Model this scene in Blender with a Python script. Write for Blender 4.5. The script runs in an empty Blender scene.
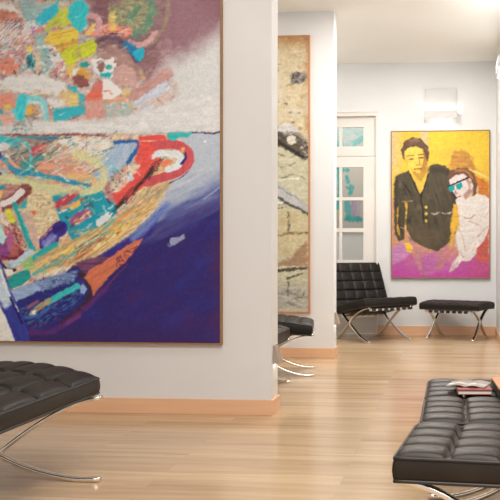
import bpy, bmesh, math, random
import numpy as np
from mathutils import Vector, Matrix
random.seed(7)
S = bpy.context.scene
COL = S.collection
PI = math.pi

# ------------------------------------------------------------------ materials
def mat(name, color=(0.8,0.8,0.8), rough=0.5, metal=0.0, spec=0.5, coat=0.0):
    m = bpy.data.materials.new(name); m.use_nodes = True
    b = m.node_tree.nodes['Principled BSDF']
    b.inputs['Base Color'].default_value = (*color, 1)
    b.inputs['Roughness'].default_value = rough
    b.inputs['Metallic'].default_value = metal
    b.inputs['Specular IOR Level'].default_value = spec
    b.inputs['Coat Weight'].default_value = coat
    return m
def nd(m, t): return m.node_tree.nodes.new(t)
def lk(m, a, b): m.node_tree.links.new(a, b)
def bsdf(m): return m.node_tree.nodes['Principled BSDF']
def noise_tint(m, c1, c2, scale=(1,1,1), nscale=5, detail=4, bump=0.0, bscale=None):
    tc = nd(m,'ShaderNodeTexCoord'); mp = nd(m,'ShaderNodeMapping'); mp.inputs['Scale'].default_value = scale
    n = nd(m,'ShaderNodeTexNoise'); n.inputs['Scale'].default_value = nscale; n.inputs['Detail'].default_value = detail
    r = nd(m,'ShaderNodeValToRGB'); r.color_ramp.elements[0].color = (*c1,1); r.color_ramp.elements[1].color = (*c2,1)
    r.color_ramp.elements[0].position = 0.3; r.color_ramp.elements[1].position = 0.7
    lk(m, tc.outputs['Object'], mp.inputs['Vector']); lk(m, mp.outputs['Vector'], n.inputs['Vector'])
    lk(m, n.outputs['Fac'], r.inputs['Fac']); lk(m, r.outputs['Color'], bsdf(m).inputs['Base Color'])
    if bump:
        n2 = nd(m,'ShaderNodeTexNoise'); n2.inputs['Scale'].default_value = bscale or nscale*10; n2.inputs['Detail'].default_value = 3
        lk(m, mp.outputs['Vector'], n2.inputs['Vector'])
        bp = nd(m,'ShaderNodeBump'); bp.inputs['Strength'].default_value = bump; bp.inputs['Distance'].default_value = 0.002
        lk(m, n2.outputs['Fac'], bp.inputs['Height']); lk(m, bp.outputs['Normal'], bsdf(m).inputs['Normal'])
    return m

M = {}
M['wall'] = noise_tint(mat('wall_paint', rough=0.75, spec=0.2), (0.765,0.765,0.765), (0.79,0.79,0.79), nscale=2.0)
M['ceiling'] = noise_tint(mat('ceiling_paint', rough=0.9, spec=0.1), (0.87,0.855,0.81), (0.89,0.875,0.83), nscale=1.5)
M['base'] = noise_tint(mat('baseboard_wood', rough=0.4), (0.80,0.475,0.285), (0.86,0.53,0.325), scale=(0.6,8,8), nscale=4)
M['white'] = noise_tint(mat('white_lacquer', rough=0.4), (0.80,0.755,0.70), (0.83,0.785,0.73), nscale=3)
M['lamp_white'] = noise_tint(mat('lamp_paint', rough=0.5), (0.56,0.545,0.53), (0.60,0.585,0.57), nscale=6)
M['step'] = noise_tint(mat('step_lamp_metal', rough=0.45), (0.36,0.29,0.23), (0.40,0.32,0.26), nscale=8)
M['chrome'] = noise_tint(mat('polished_chrome', rough=0.1, metal=1.0), (0.86,0.81,0.74), (0.88,0.83,0.77), nscale=4)
M['leather'] = noise_tint(mat('black_leather', rough=0.42, spec=0.3), (0.0085,0.0065,0.0052), (0.0155,0.012,0.0095), nscale=9, bump=0.25, bscale=260)
M['leather_brown'] = noise_tint(mat('worn_brown_black_leather', rough=0.44, spec=0.3), (0.017,0.012,0.008), (0.029,0.021,0.0145), nscale=7, bump=0.25, bscale=260)
M['strap'] = noise_tint(mat('saddle_strap', rough=0.5), (0.018,0.014,0.012), (0.03,0.024,0.02), nscale=10)
M['frame'] = noise_tint(mat('picture_frame_wood', rough=0.45), (0.28,0.145,0.055), (0.36,0.19,0.075), scale=(1,1,1), nscale=12)
M['frame_orange'] = noise_tint(mat('picture_frame_orange_wood', rough=0.45), (0.46,0.21,0.09), (0.54,0.26,0.12), nscale=12)
M['paper'] = noise_tint(mat('paper_pages', rough=0.7), (0.68,0.64,0.58), (0.80,0.76,0.70), scale=(1,1,60), nscale=8)
M['red_cover'] = noise_tint(mat('red_cover', rough=0.35), (0.27,0.04,0.035), (0.36,0.065,0.05), nscale=10)
M['orange_cover'] = noise_tint(mat('orange_cover', rough=0.4), (0.62,0.22,0.07), (0.72,0.30,0.11), nscale=10)
M['black_cover'] = noise_tint(mat('black_cover', rough=0.4), (0.015,0.012,0.012), (0.03,0.025,0.022), nscale=10)
M['magazine'] = noise_tint(mat('magazine_print', rough=0.3), (0.28,0.24,0.21), (0.62,0.57,0.51), scale=(1,2.5,1), nscale=9, detail=6)
def emit(name, color, strength):
    m = bpy.data.materials.new(name); m.use_nodes = True
    b = bsdf(m); b.inputs['Base Color'].default_value = (*color,1)
    b.inputs['Emission Color'].default_value = (*color,1); b.inputs['Emission Strength'].default_value = strength
    return m
M['tube'] = emit('lamp_tube', (1.0,0.95,0.88), 1.0)
M['step_tube'] = emit('step_lamp_tube', (1.0,0.95,0.86), 1.5)
def glass():
    m = bpy.data.materials.new('window_glass'); m.use_nodes = True
    nt = m.node_tree; out = nt.nodes['Material Output']; nt.nodes.remove(bsdf(m))
    t = nd(m,'ShaderNodeBsdfTransparent'); t.inputs['Color'].default_value = (0.94,0.95,0.94,1)
    g = nd(m,'ShaderNodeBsdfGlossy'); g.inputs['Roughness'].default_value = 0.03
    fr = nd(m,'ShaderNodeFresnel'); fr.inputs['IOR'].default_value = 1.45
    mx = nd(m,'ShaderNodeMixShader')
    lk(m, fr.outputs['Fac'], mx.inputs['Fac']); lk(m, t.outputs[0], mx.inputs[1]); lk(m, g.outputs[0], mx.inputs[2])
    lk(m, mx.outputs[0], out.inputs['Surface']); return m
M['glass'] = glass()
def floor_mat():
    m = mat('maple_plank_floor', rough=0.2, spec=0.55)
    tc = nd(m,'ShaderNodeTexCoord'); b = bsdf(m)
    br = nd(m,'ShaderNodeTexBrick'); br.offset = 0.37; br.inputs['Scale'].default_value = 1.0
    br.inputs['Brick Width'].default_value = 1.35; br.inputs['Row Height'].default_value = 0.145
    br.inputs['Mortar Size'].default_value = 0.0012; br.inputs['Mortar Smooth'].default_value = 0.3; br.inputs['Bias'].default_value = 0.0
    br.inputs['Color1'].default_value = (0,0,0,1); br.inputs['Color2'].default_value = (1,1,1,1); br.inputs['Mortar'].default_value = (0.25,0.25,0.25,1)
    lk(m, tc.outputs['Object'], br.inputs['Vector'])
    def streak(sx, sy, sc, det, c):
        mp = nd(m,'ShaderNodeMapping'); mp.inputs['Scale'].default_value = (sx,sy,1)
        ad = nd(m,'ShaderNodeVectorMath'); ad.operation = 'MULTIPLY_ADD'; ad.inputs[1].default_value = (7.3,3.1,5.0)
        lk(m, br.outputs['Color'], ad.inputs[0]); lk(m, tc.outputs['Object'], ad.inputs[2])
        n = nd(m,'ShaderNodeTexNoise'); n.inputs['Scale'].default_value = sc; n.inputs['Detail'].default_value = det; n.inputs['Distortion'].default_value = 0.4
        lk(m, ad.outputs[0], mp.inputs['Vector']); lk(m, mp.outputs['Vector'], n.inputs['Vector']); return n
    n1 = streak(0.7, 9, 1.6, 6, 0); n2 = streak(1.6, 40, 2.2, 4, 1)
    r1 = nd(m,'ShaderNodeValToRGB'); e = r1.color_ramp.elements
    e[0].position = 0.24; e[0].color = (0.475,0.325,0.185,1); e[1].position = 0.75; e[1].color = (0.65,0.49,0.31,1)
    k = e.new(0.5); k.color = (0.595,0.436,0.272,1)
    lk(m, n1.outputs['Fac'], r1.inputs['Fac'])
    r2 = nd(m,'ShaderNodeValToRGB'); e = r2.color_ramp.elements
    e[0].position = 0.3; e[0].color = (0.82,0.75,0.69,1); e[1].position = 0.62; e[1].color = (1,1,1,1)
    lk(m, n2.outputs['Fac'], r2.inputs['Fac'])
    mu = nd(m,'ShaderNodeMixRGB'); mu.blend_type = 'MULTIPLY'; mu.inputs['Fac'].default_value = 0.7
    lk(m, r1.outputs['Color'], mu.inputs[1]); lk(m, r2.outputs['Color'], mu.inputs[2])
    r3 = nd(m,'ShaderNodeValToRGB'); e = r3.color_ramp.elements
    e[0].position = 0.0; e[0].color = (0.86,0.81,0.77,1); e[1].position = 1.0; e[1].color = (1.05,1.04,1.03,1)
    lk(m, br.outputs['Color'], r3.inputs['Fac'])
    m2 = nd(m,'ShaderNodeMixRGB'); m2.blend_type = 'MULTIPLY'; m2.inputs['Fac'].default_value = 1.0
    lk(m, mu.outputs[0], m2.inputs[1]); lk(m, r3.outputs['Color'], m2.inputs[2])
    m3 = nd(m,'ShaderNodeMixRGB'); m3.inputs[2].default_value = (0.40,0.25,0.14,1)
    f = nd(m,'ShaderNodeMath'); f.operation = 'MULTIPLY'; f.inputs[1].default_value = 0.6
    lk(m, br.outputs['Fac'], f.inputs[0]); lk(m, f.outputs[0], m3.inputs['Fac']); lk(m, m2.outputs[0], m3.inputs[1])
    lk(m, m3.outputs[0], b.inputs['Base Color'])
    return m
M['floor'] = floor_mat()
def paint_mat(name):
    m = mat(name, rough=0.55, spec=0.25)
    a = nd(m,'ShaderNodeVertexColor'); a.layer_name = 'paint'
    lk(m, a.outputs['Color'], bsdf(m).inputs['Base Color'])
    tc = nd(m,'ShaderNodeTexCoord')
    n = nd(m,'ShaderNodeTexNoise'); n.inputs['Scale'].default_value = 90; n.inputs['Detail'].default_value = 4
    bp = nd(m,'ShaderNodeBump'); bp.inputs['Strength'].default_value = 0.2; bp.inputs['Distance'].default_value = 0.003
    lk(m, tc.outputs['Object'], n.inputs['Vector']); lk(m, n.outputs['Fac'], bp.inputs['Height']); lk(m, bp.outputs['Normal'], bsdf(m).inputs['Normal'])
    return m
M['canvas'] = paint_mat('painted_canvas')

# ------------------------------------------------------------------ mesh helpers
def obj(name, bm, m, parent=None, smooth=False):
    bmesh.ops.recalc_face_normals(bm, faces=bm.faces[:])
    me = bpy.data.meshes.new(name); bm.to_mesh(me); bm.free()
    me.materials.append(m)
    if smooth:
        for p in me.polygons: p.use_smooth = True
    o = bpy.data.objects.new(name, me); COL.objects.link(o)
    if parent: o.parent = parent
    return o
def thing(name, label, cat, loc=(0,0,0), rz=0, group=None):
    o = bpy.data.objects.new(name, None); COL.objects.link(o)
    o.empty_display_size = 0.1
    o.location = loc; o.rotation_euler = (0,0,rz); o['label'] = label; o['category'] = cat
    if group: o['group'] = group
    return o
def tag(o, label, cat, group=None):
    o['label'] = label; o['category'] = cat
    if group: o['group'] = group
    return o
def struct(o): o['kind'] = 'structure'; return o
def box(bm, x0, x1, y0, y1, z0, z1, bevel=0.0):
    b = bmesh.new()
    r = bmesh.ops.create_cube(b, size=1)
    for v in b.verts:
        v.co = Vector((x0+(v.co.x+.5)*(x1-x0), y0+(v.co.y+.5)*(y1-y0), z0+(v.co.z+.5)*(z1-z0)))
    if bevel: bmesh.ops.bevel(b, geom=b.edges[:]+b.verts[:], offset=bevel, segments=2, affect='EDGES', profile=0.5)
    merge(bm, b)
    return bm
def merge(bm, b):
    me = bpy.data.meshes.new('tmp'); b.to_mesh(me); b.free(); bm.from_mesh(me); bpy.data.meshes.remove(me)
def bx(*a, bevel=0.0): return box(bmesh.new(), *a, bevel=bevel)
def sweep(bm, pts, hw, ht, wdir):
    """flat bar of width 2hw along wdir and thickness 2ht swept along pts (a plane curve normal to wdir)"""
    pts = [Vector(p) for p in pts]; w = Vector(wdir).normalized(); rings = []
    for i, p in enumerate(pts):
        t = (pts[min(i+1,len(pts)-1)] - pts[max(i-1,0)]).normalized(); n = t.cross(w).normalized(); ring = []
        c = 0.25
        for a, b in ((-1,-1+c),(-1+c,-1),(1-c,-1),(1,-1+c),(1,1-c),(1-c,1),(-1+c,1),(-1,1-c)):
            ring.append(bm.verts.new(p + w*hw*(a if abs(a)==1 else math.copysign(1-c*ht/hw, a)) + n*ht*b))
        rings.append(ring)
    for r0, r1 in zip(rings, rings[1:]):
        for k in range(8): bm.faces.new((r0[k], r0[(k+1)%8], r1[(k+1)%8], r1[k]))
    bm.faces.new(rings[0]); bm.faces.new(rings[-1][::-1])
def tube(bm, pts, r, seg=8, closed=False):
    pts = [Vector(p) for p in pts]; n = len(pts); rings = []
    for i, p in enumerate(pts):
        if closed: t = (pts[(i+1)%n]-pts[i-1])
        else: t = pts[min(i+1,n-1)]-pts[max(i-1,0)]
        t.normalize(); up = Vector((0,0,1)) if abs(t.z) < 0.9 else Vector((1,0,0))
        a = t.cross(up).normalized(); b = t.cross(a)
        rings.append([bm.verts.new(p + a*r*math.cos(2*PI*k/seg) + b*r*math.sin(2*PI*k/seg)) for k in range(seg)])
    for i in range(n if closed else n-1):
        r0, r1 = rings[i], rings[(i+1)%n]
        for k in range(seg): bm.faces.new((r0[k], r0[(k+1)%seg], r1[(k+1)%seg], r1[k]))
    if not closed: bm.faces.new(rings[0]); bm.faces.new(rings[-1][::-1])
def cr(pts, n=10):
    """Catmull-Rom through pts"""
    P = [Vector(p) for p in pts]; P = [2*P[0]-P[1]] + P + [2*P[-1]-P[-2]]; out = []
    for i in range(1, len(P)-2):
        for k in range(n):
            t = k/n
            out.append(0.5*((2*P[i]) + (P[i+1]-P[i-1])*t + (2*P[i-1]-5*P[i]+4*P[i+1]-P[i+2])*t*t + (3*P[i]-P[i-1]-3*P[i+1]+P[i+2])*t**3))
    out.append(P[-2]); return out

def cushion(w, l, nx, ny, zt, zb, puff=0.022, crown=0.0, res=16, seam=0.012, mtx=None):
    """tufted cushion, nx by ny puffs; returns (cushion bmesh, piping bmesh)"""
    bm = bmesh.new(); W, L = nx*res, ny*res; top = []
    def base(u): return zt + crown*(1-u*u)
    for j in range(L+1):
        row = []
        for i in range(W+1):
            sx = (i % res)/res; sy = (j % res)/res
            bxx = max(0, 1-(2*sx-1)**2); byy = max(0, 1-(2*sy-1)**2)
            u = 2*i/W-1; v = 2*j/L-1
            inner = 1.0 if (0 < i < W and 0 < j < L) else 0.0
            h = puff*(bxx*byy)**0.3
            dip = seam*inner*(1-min(1,(bxx*byy)**0.5*2.6))
            edge = min(1-abs(u), 1)*w/2, min(1-abs(v), 1)*l/2
            em = min(1, min(edge)/0.03)
            row.append(bm.verts.new((u*w/2, v*l/2, base(u)+h-dip*em)))
        top.append(row)
    for j in range(L):
        for i in range(W): bm.faces.new((top[j][i], top[j][i+1], top[j+1][i+1], top[j+1][i]))
    loop = [top[0][i] for i in range(W)] + [top[j][W] for j in range(L)] + [top[L][W-i] for i in range(W)] + [top[L-j][0] for j in range(L)]
    prev = loop; pip = [v.co.copy() for v in loop]; pipb = []
    for k, (dz, out) in enumerate(((0.2,0.004),(0.5,0.006),(0.8,0.004),(1.0,0.0))):
        ring = []
        for v in loop:
            c = v.co; bot = zb + crown*0.35*(1-(2*c.x/w)**2)
            ox = math.copysign(out, c.x) if abs(abs(c.x)-w/2) < 1e-5 else 0
            oy = math.copysign(out, c.y) if abs(abs(c.y)-l/2) < 1e-5 else 0
            ring.append(bm.verts.new((c.x+ox, c.y+oy, c.z+(bot-c.z)*dz)))
        for q in range(len(loop)):
            r = (q+1) % len(loop); bm.faces.new((prev[q], prev[r], ring[r], ring[q]))
        prev = ring
    pipb = [v.co.copy() for v in prev]
    bm.faces.new(prev)
    p = bmesh.new(); tube(p, pip[::3], 0.006, 6, True); tube(p, pipb[::3], 0.006, 6, True)
    for b in (bm, p):
        if mtx is not None: bmesh.ops.transform(b, matrix=mtx, verts=b.verts[:])
    return bm, p

def stool(label, loc, rz, w, l, nx, ny, zt, zb, hw, zf, zc, ly, leather, puff=0.022, crown=0.0, group='tufted leather stools on chrome frames', lo=2.2, hi=1.8, seam=0.012, lean=0.0, inset=0.07, rh=0.01, foot=1.0):
    t = thing('leather_stool', label, 'stool', loc, rz, group)
    c, p = cushion(w, l, nx, ny, zt, zb, puff, crown, seam=seam)
    co = obj('seat_cushion', c, M[leather], t, True); obj('piping', p, M['strap'], co, True)
    for s in (-1, 1):                                               # each X is two crossing bars; one mesh per crossed frame
        b = bmesh.new()
        for d in (-1, 1):
            pts = []
            for k in range(15):
                u = 1-k/14; z = zc+(zf-zc)*(1-(1-u)**hi); pts.append((d*hw*u, s*(ly-lean*(1-z/zf)), z))
            for k in range(1, 16):
                u = k/15; z = 0.008+zc*(1-u)**lo+0.006*max(0,(u-0.8)/0.2); pts.append((-d*hw*u*foot, s*(ly-lean*(1-z/zf)), z))
            sweep(b, pts, 0.0175, 0.0075, (0,1,0))
        obj('crossed_legs', b, M['chrome'], t, True)
    hr = min(hw, w/2)-inset if inset > 0 else w/2-0.004
    for d in (-1, 1):                                               # rails joining the two frames under the cushion
        obj('rail', bx(d*hr-0.017, d*hr+0.017, -ly, ly, zf-0.008-rh, zf-0.008), M['chrome'], t)
    n = max(4, int(round(2*ly/0.085)))
    for i in range(n):
        y = -ly+0.03 + (2*ly-0.06)*(i+0.5)/n
        b = bx(-hr, hr, y-0.024, y+0.024, zf-0.006, zf-0.002)
        for d in (-1, 1): box(b, d*(hr+0.019)-0.002, d*(hr+0.019)+0.002, y-0.024, y+0.024, zf-0.01-rh, zf-0.002)
        obj('strap', b, M['strap'], t)
    return t

# ------------------------------------------------------------------ painter: pigments on a fine canvas grid
def srgb2lin(c): return np.where(c <= 0.04045, c/12.92, ((c+0.055)/1.055)**2.4)
class Paint:
    def __init__(s, x0, y0, x1, y1, step, seed=1):
        s.x0, s.y0, s.x1, s.y1 = x0, y0, x1, y1
        s.nx = int(round((x1-x0)/step))+1; s.ny = int(round((y1-y0)/step))+1
        s.gx, s.gy = np.meshgrid(np.linspace(x0,x1,s.nx), np.linspace(y0,y1,s.ny))
        s.P = np.zeros((s.ny, s.nx, 3)); s.step = step; s.seed = seed
    def noise(s, sx, sy=None, ang=0, octv=3, sl=None):
        sy = sy or sx; s.seed += 1; rng = np.random.RandomState(s.seed)
        gx, gy = (s.gx, s.gy) if sl is None else (s.gx[sl], s.gy[sl])
        a = math.radians(ang); ca, sa = math.cos(a), math.sin(a)
        U = (gx*ca+gy*sa)/sx; V = (-gx*sa+gy*ca)/sy; out = 0; amp = 1; tot = 0
        for o in range(octv):
            u = U*2**o+37.3*o; v = V*2**o+11.7*o
            iu = np.floor(u).astype(int); iv = np.floor(v).astype(int); fu = u-iu; fv = v-iv
            fu = fu*fu*(3-2*fu); fv = fv*fv*(3-2*fv)
            T = rng.rand(256,256)*2-1
            g = lambda a_, b_: T[b_ % 256, a_ % 256]
            n = (g(iu,iv)*(1-fu)+g(iu+1,iv)*fu)*(1-fv)+(g(iu,iv+1)*(1-fu)+g(iu+1,iv+1)*fu)*fv
            out = out+n*amp; tot += amp; amp *= 0.55
        return out/tot*1.6
    def win(s, pts, pad):
        xs = [p[0] for p in pts]; ys = [p[1] for p in pts]
        i0 = max(0, int((min(xs)-pad-s.x0)/s.step)); i1 = min(s.nx, int((max(xs)+pad-s.x0)/s.step)+2)
        j0 = max(0, int((min(ys)-pad-s.y0)/s.step)); j1 = min(s.ny, int((max(ys)+pad-s.y0)/s.step)+2)
        if i1 <= i0 or j1 <= j0: return None
        return (slice(j0,j1), slice(i0,i1))
    def lay(s, sl, d, col, soft, alpha, rough, tex, ang, tscale, dry):
        """d: signed distance (negative inside)"""
        if rough: d = d + s.noise(3.0, 3.0, 0, 3, sl)*rough
        a = np.clip(0.5-d/soft, 0, 1); a = a*a*(3-2*a)*alpha
        br = s.noise(tscale*7, tscale, ang, 3, sl)
        if dry: a = a*np.clip(1.0-dry+dry*2*(0.5+s.noise(tscale*4, tscale*0.8, ang, 3, sl)), 0, 1)
        c = np.array(col)/255.0
        C = c*(1+tex*br[...,None])
        s.P[sl] = s.P[sl]*(1-a[...,None]) + np.clip(C,0,1)*a[...,None]
    def poly(s, pts, col, soft=1.0, alpha=1.0, rough=0.6, tex=0.07, ang=0, tscale=1.5, dry=0.0):
        sl = s.win(pts, soft+rough*2+1)
        if sl is None: return
        X, Y = s.gx[sl], s.gy[sl]; D = np.full(X.shape, 1e9); ins = np.zeros(X.shape, bool); n = len(pts)
        for i in range(n):
            (ax,ay), (bx_,by) = pts[i], pts[(i+1)%n]
            ex, ey = bx_-ax, by-ay; L = ex*ex+ey*ey+1e-9
            t = np.clip(((X-ax)*ex+(Y-ay)*ey)/L, 0, 1)
            D = np.minimum(D, (X-ax-t*ex)**2+(Y-ay-t*ey)**2)
            c = ((ay > Y) != (by > Y)) & (X < ex*(Y-ay)/(ey if abs(ey) > 1e-9 else 1e-9)+ax)
            ins ^= c
        D = np.sqrt(D); s.lay(sl, np.where(ins,-D,D), col, soft, alpha, rough, tex, ang, tscale, dry)
    def stroke(s, pts, w, col, soft=0.9, alpha=1.0, rough=0.4, tex=0.08, ang=None, tscale=1.0, dry=0.0, smooth=True, taper=False):
        if smooth and len(pts) > 2: pts = [(p.x,p.y) for p in cr([(a,b,0) for a,b in pts], 5)]
        sl = s.win(pts, w/2+soft+rough*2+1)
        if sl is None: return
        X, Y = s.gx[sl], s.gy[sl]; D = np.full(X.shape, 1e9); n = len(pts)
        for i in range(n-1):
            (ax,ay), (bx_,by) = pts[i], pts[i+1]; ex, ey = bx_-ax, by-ay; L = ex*ex+ey*ey+1e-9
            t = np.clip(((X-ax)*ex+(Y-ay)*ey)/L, 0, 1)
            ww = w/2*(1-0.8*abs(2*(i+t)/(n-1)-1)**2 if taper else 1)
            D = np.minimum(D, np.sqrt((X-ax-t*ex)**2+(Y-ay-t*ey)**2)-ww)
        if ang is None: ang = math.degrees(math.atan2(pts[-1][1]-pts[0][1], pts[-1][0]-pts[0][0]))
        s.lay(sl, D, col, soft, alpha, rough, tex, ang, tscale, dry)
    def blob(s, cx, cy, rx, ry, col, soft=1.0, rot=0, **k):
        a = math.radians(rot)
        pts = [(cx+rx*math.cos(t)*math.cos(a)-ry*math.sin(t)*math.sin(a), cy+rx*math.cos(t)*math.sin(a)+ry*math.sin(t)*math.cos(a)) for t in [2*PI*i/18 for i in range(18)]]
        s.poly(pts, col, soft, **k)
    def speck(s, pts, cols, n, r=(0.4,1.2), seed=3, alpha=0.62, ang=None, el=1.0):
        rng = random.Random(seed); xs = [p[0] for p in pts]; ys = [p[1] for p in pts]; k = 0; tries = 0
        while k < n and tries < n*8:
            tries += 1
            x = rng.uniform(min(xs),max(xs)); y = rng.uniform(min(ys),max(ys)); ins = False
            for i in range(len(pts)):
                (ax,ay),(bx_,by) = pts[i], pts[(i+1)%len(pts)]
                if (ay > y) != (by > y) and x < (bx_-ax)*(y-ay)/(by-ay)+ax: ins = not ins
            if not ins: continue
            k += 1; q = rng.uniform(*r); a = math.radians(rng.uniform(0,180) if ang is None else ang+rng.uniform(-15,15))
            dx, dy = math.cos(a)*q*el, math.sin(a)*q*el
            s.stroke([(x-dx,y-dy),(x+dx,y+dy)], q*1.3, rng.choice(cols), soft=0.8, alpha=alpha, rough=0.3, tex=0.05, smooth=False)
    def wash(s, f, col):
        """blend col over everything with weight array f"""
        s.P = s.P*(1-f[...,None]) + np.array(col)/255.0*f[...,None]
    def warp(s, amp, ang=-30, k=1.0):
        """drag the wet paint about a little so that edges break up like brushwork"""
        dx = (s.noise(7)*1.0+s.noise(2.6,1.4,ang)*0.8)*amp/s.step; dy = (s.noise(7)*1.0+s.noise(2.6,1.4,ang)*0.8)*amp/s.step
        st = s.noise(2.0,0.9,ang+90)*amp*1.3/s.step; a = math.radians(ang)
        dx = dx*k; dy = dy*k; st = st*k
        J, I = np.meshgrid(np.arange(s.ny), np.arange(s.nx), indexing='ij')
        x = np.clip(I+dx+st*math.cos(a), 0, s.nx-1.001); y = np.clip(J+dy+st*math.sin(a), 0, s.ny-1.001)
        i = x.astype(int); j = y.astype(int); fx = (x-i)[...,None]; fy = (y-j)[...,None]; P = s.P
        s.P = (P[j,i]*(1-fx)+P[j,i+1]*fx)*(1-fy)+(P[j+1,i]*(1-fx)+P[j+1,i+1]*fx)*fy
    def build(s, name, parent, X0, X1, Y, Z0, Z1, gain=1.0):
        nx, ny = s.nx, s.ny
        xs = np.linspace(X0,X1,nx); zs = np.linspace(Z1,Z0,ny)
        V = np.zeros((ny,nx,3)); V[...,0] = xs[None,:]; V[...,1] = Y; V[...,2] = zs[:,None]
        idx = np.arange(nx*ny).reshape(ny,nx)
        a = idx[1:,:-1]; b = idx[1:,1:]; c = idx[:-1,1:]; d = idx[:-1,:-1]
        F = np.stack([a,b,c,d],-1).reshape(-1,4)
        # canvas edge and back so the canvas has its own thickness
        bk = np.array([[X0,Y+0.022,Z1],[X1,Y+0.022,Z1],[X1,Y+0.022,Z0],[X0,Y+0.022,Z0]]); n0 = nx*ny
        V = np.concatenate([V.reshape(-1,3), bk])
        cor = [idx[0,0], idx[0,-1], idx[-1,-1], idx[-1,0]]
        sides = [[cor[k], cor[(k+1)%4], n0+(k+1)%4, n0+k] for k in range(4)] + [[n0,n0+1,n0+2,n0+3]]
        F = np.concatenate([F, np.array(sides)])
        me = bpy.data.meshes.new(name)
        me.vertices.add(len(V)); me.vertices.foreach_set('co', V.ravel())
        me.loops.add(F.size); me.loops.foreach_set('vertex_index', F.ravel().astype(np.int32))
        me.polygons.add(len(F)); me.polygons.foreach_set('loop_start', (np.arange(len(F))*4).astype(np.int32))
        me.update(calc_edges=True); me.validate()
        at = me.color_attributes.new('paint', 'FLOAT_COLOR', 'POINT')
        C = np.ones((len(V),4)); C[:n0,:3] = np.clip(srgb2lin(np.clip(s.P,0,1))*np.array(gain), 0, 0.95).reshape(-1,3); C[n0:,:3] = 0.7
        at.data.foreach_set('color', C.astype(np.float32).ravel())
        me.materials.append(M['canvas'])
        o = bpy.data.objects.new(name, me); COL.objects.link(o); o.parent = parent
        return o
def frame_strips(parent, X0, X1, Y0, Y1, Z0, Z1, t, m):
    b = bmesh.new()
    box(b, X0-t, X0, Y0, Y1, Z0-t, Z1+t); box(b, X1, X1+t, Y0, Y1, Z0-t, Z1+t)
    box(b, X0, X1, Y0, Y1, Z0-t, Z0); box(b, X0, X1, Y0, Y1, Z1, Z1+t)
    return obj('frame', b, m, parent)

GAIN = 1.1; SCY = 7.7; SCZ = 2.66
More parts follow.
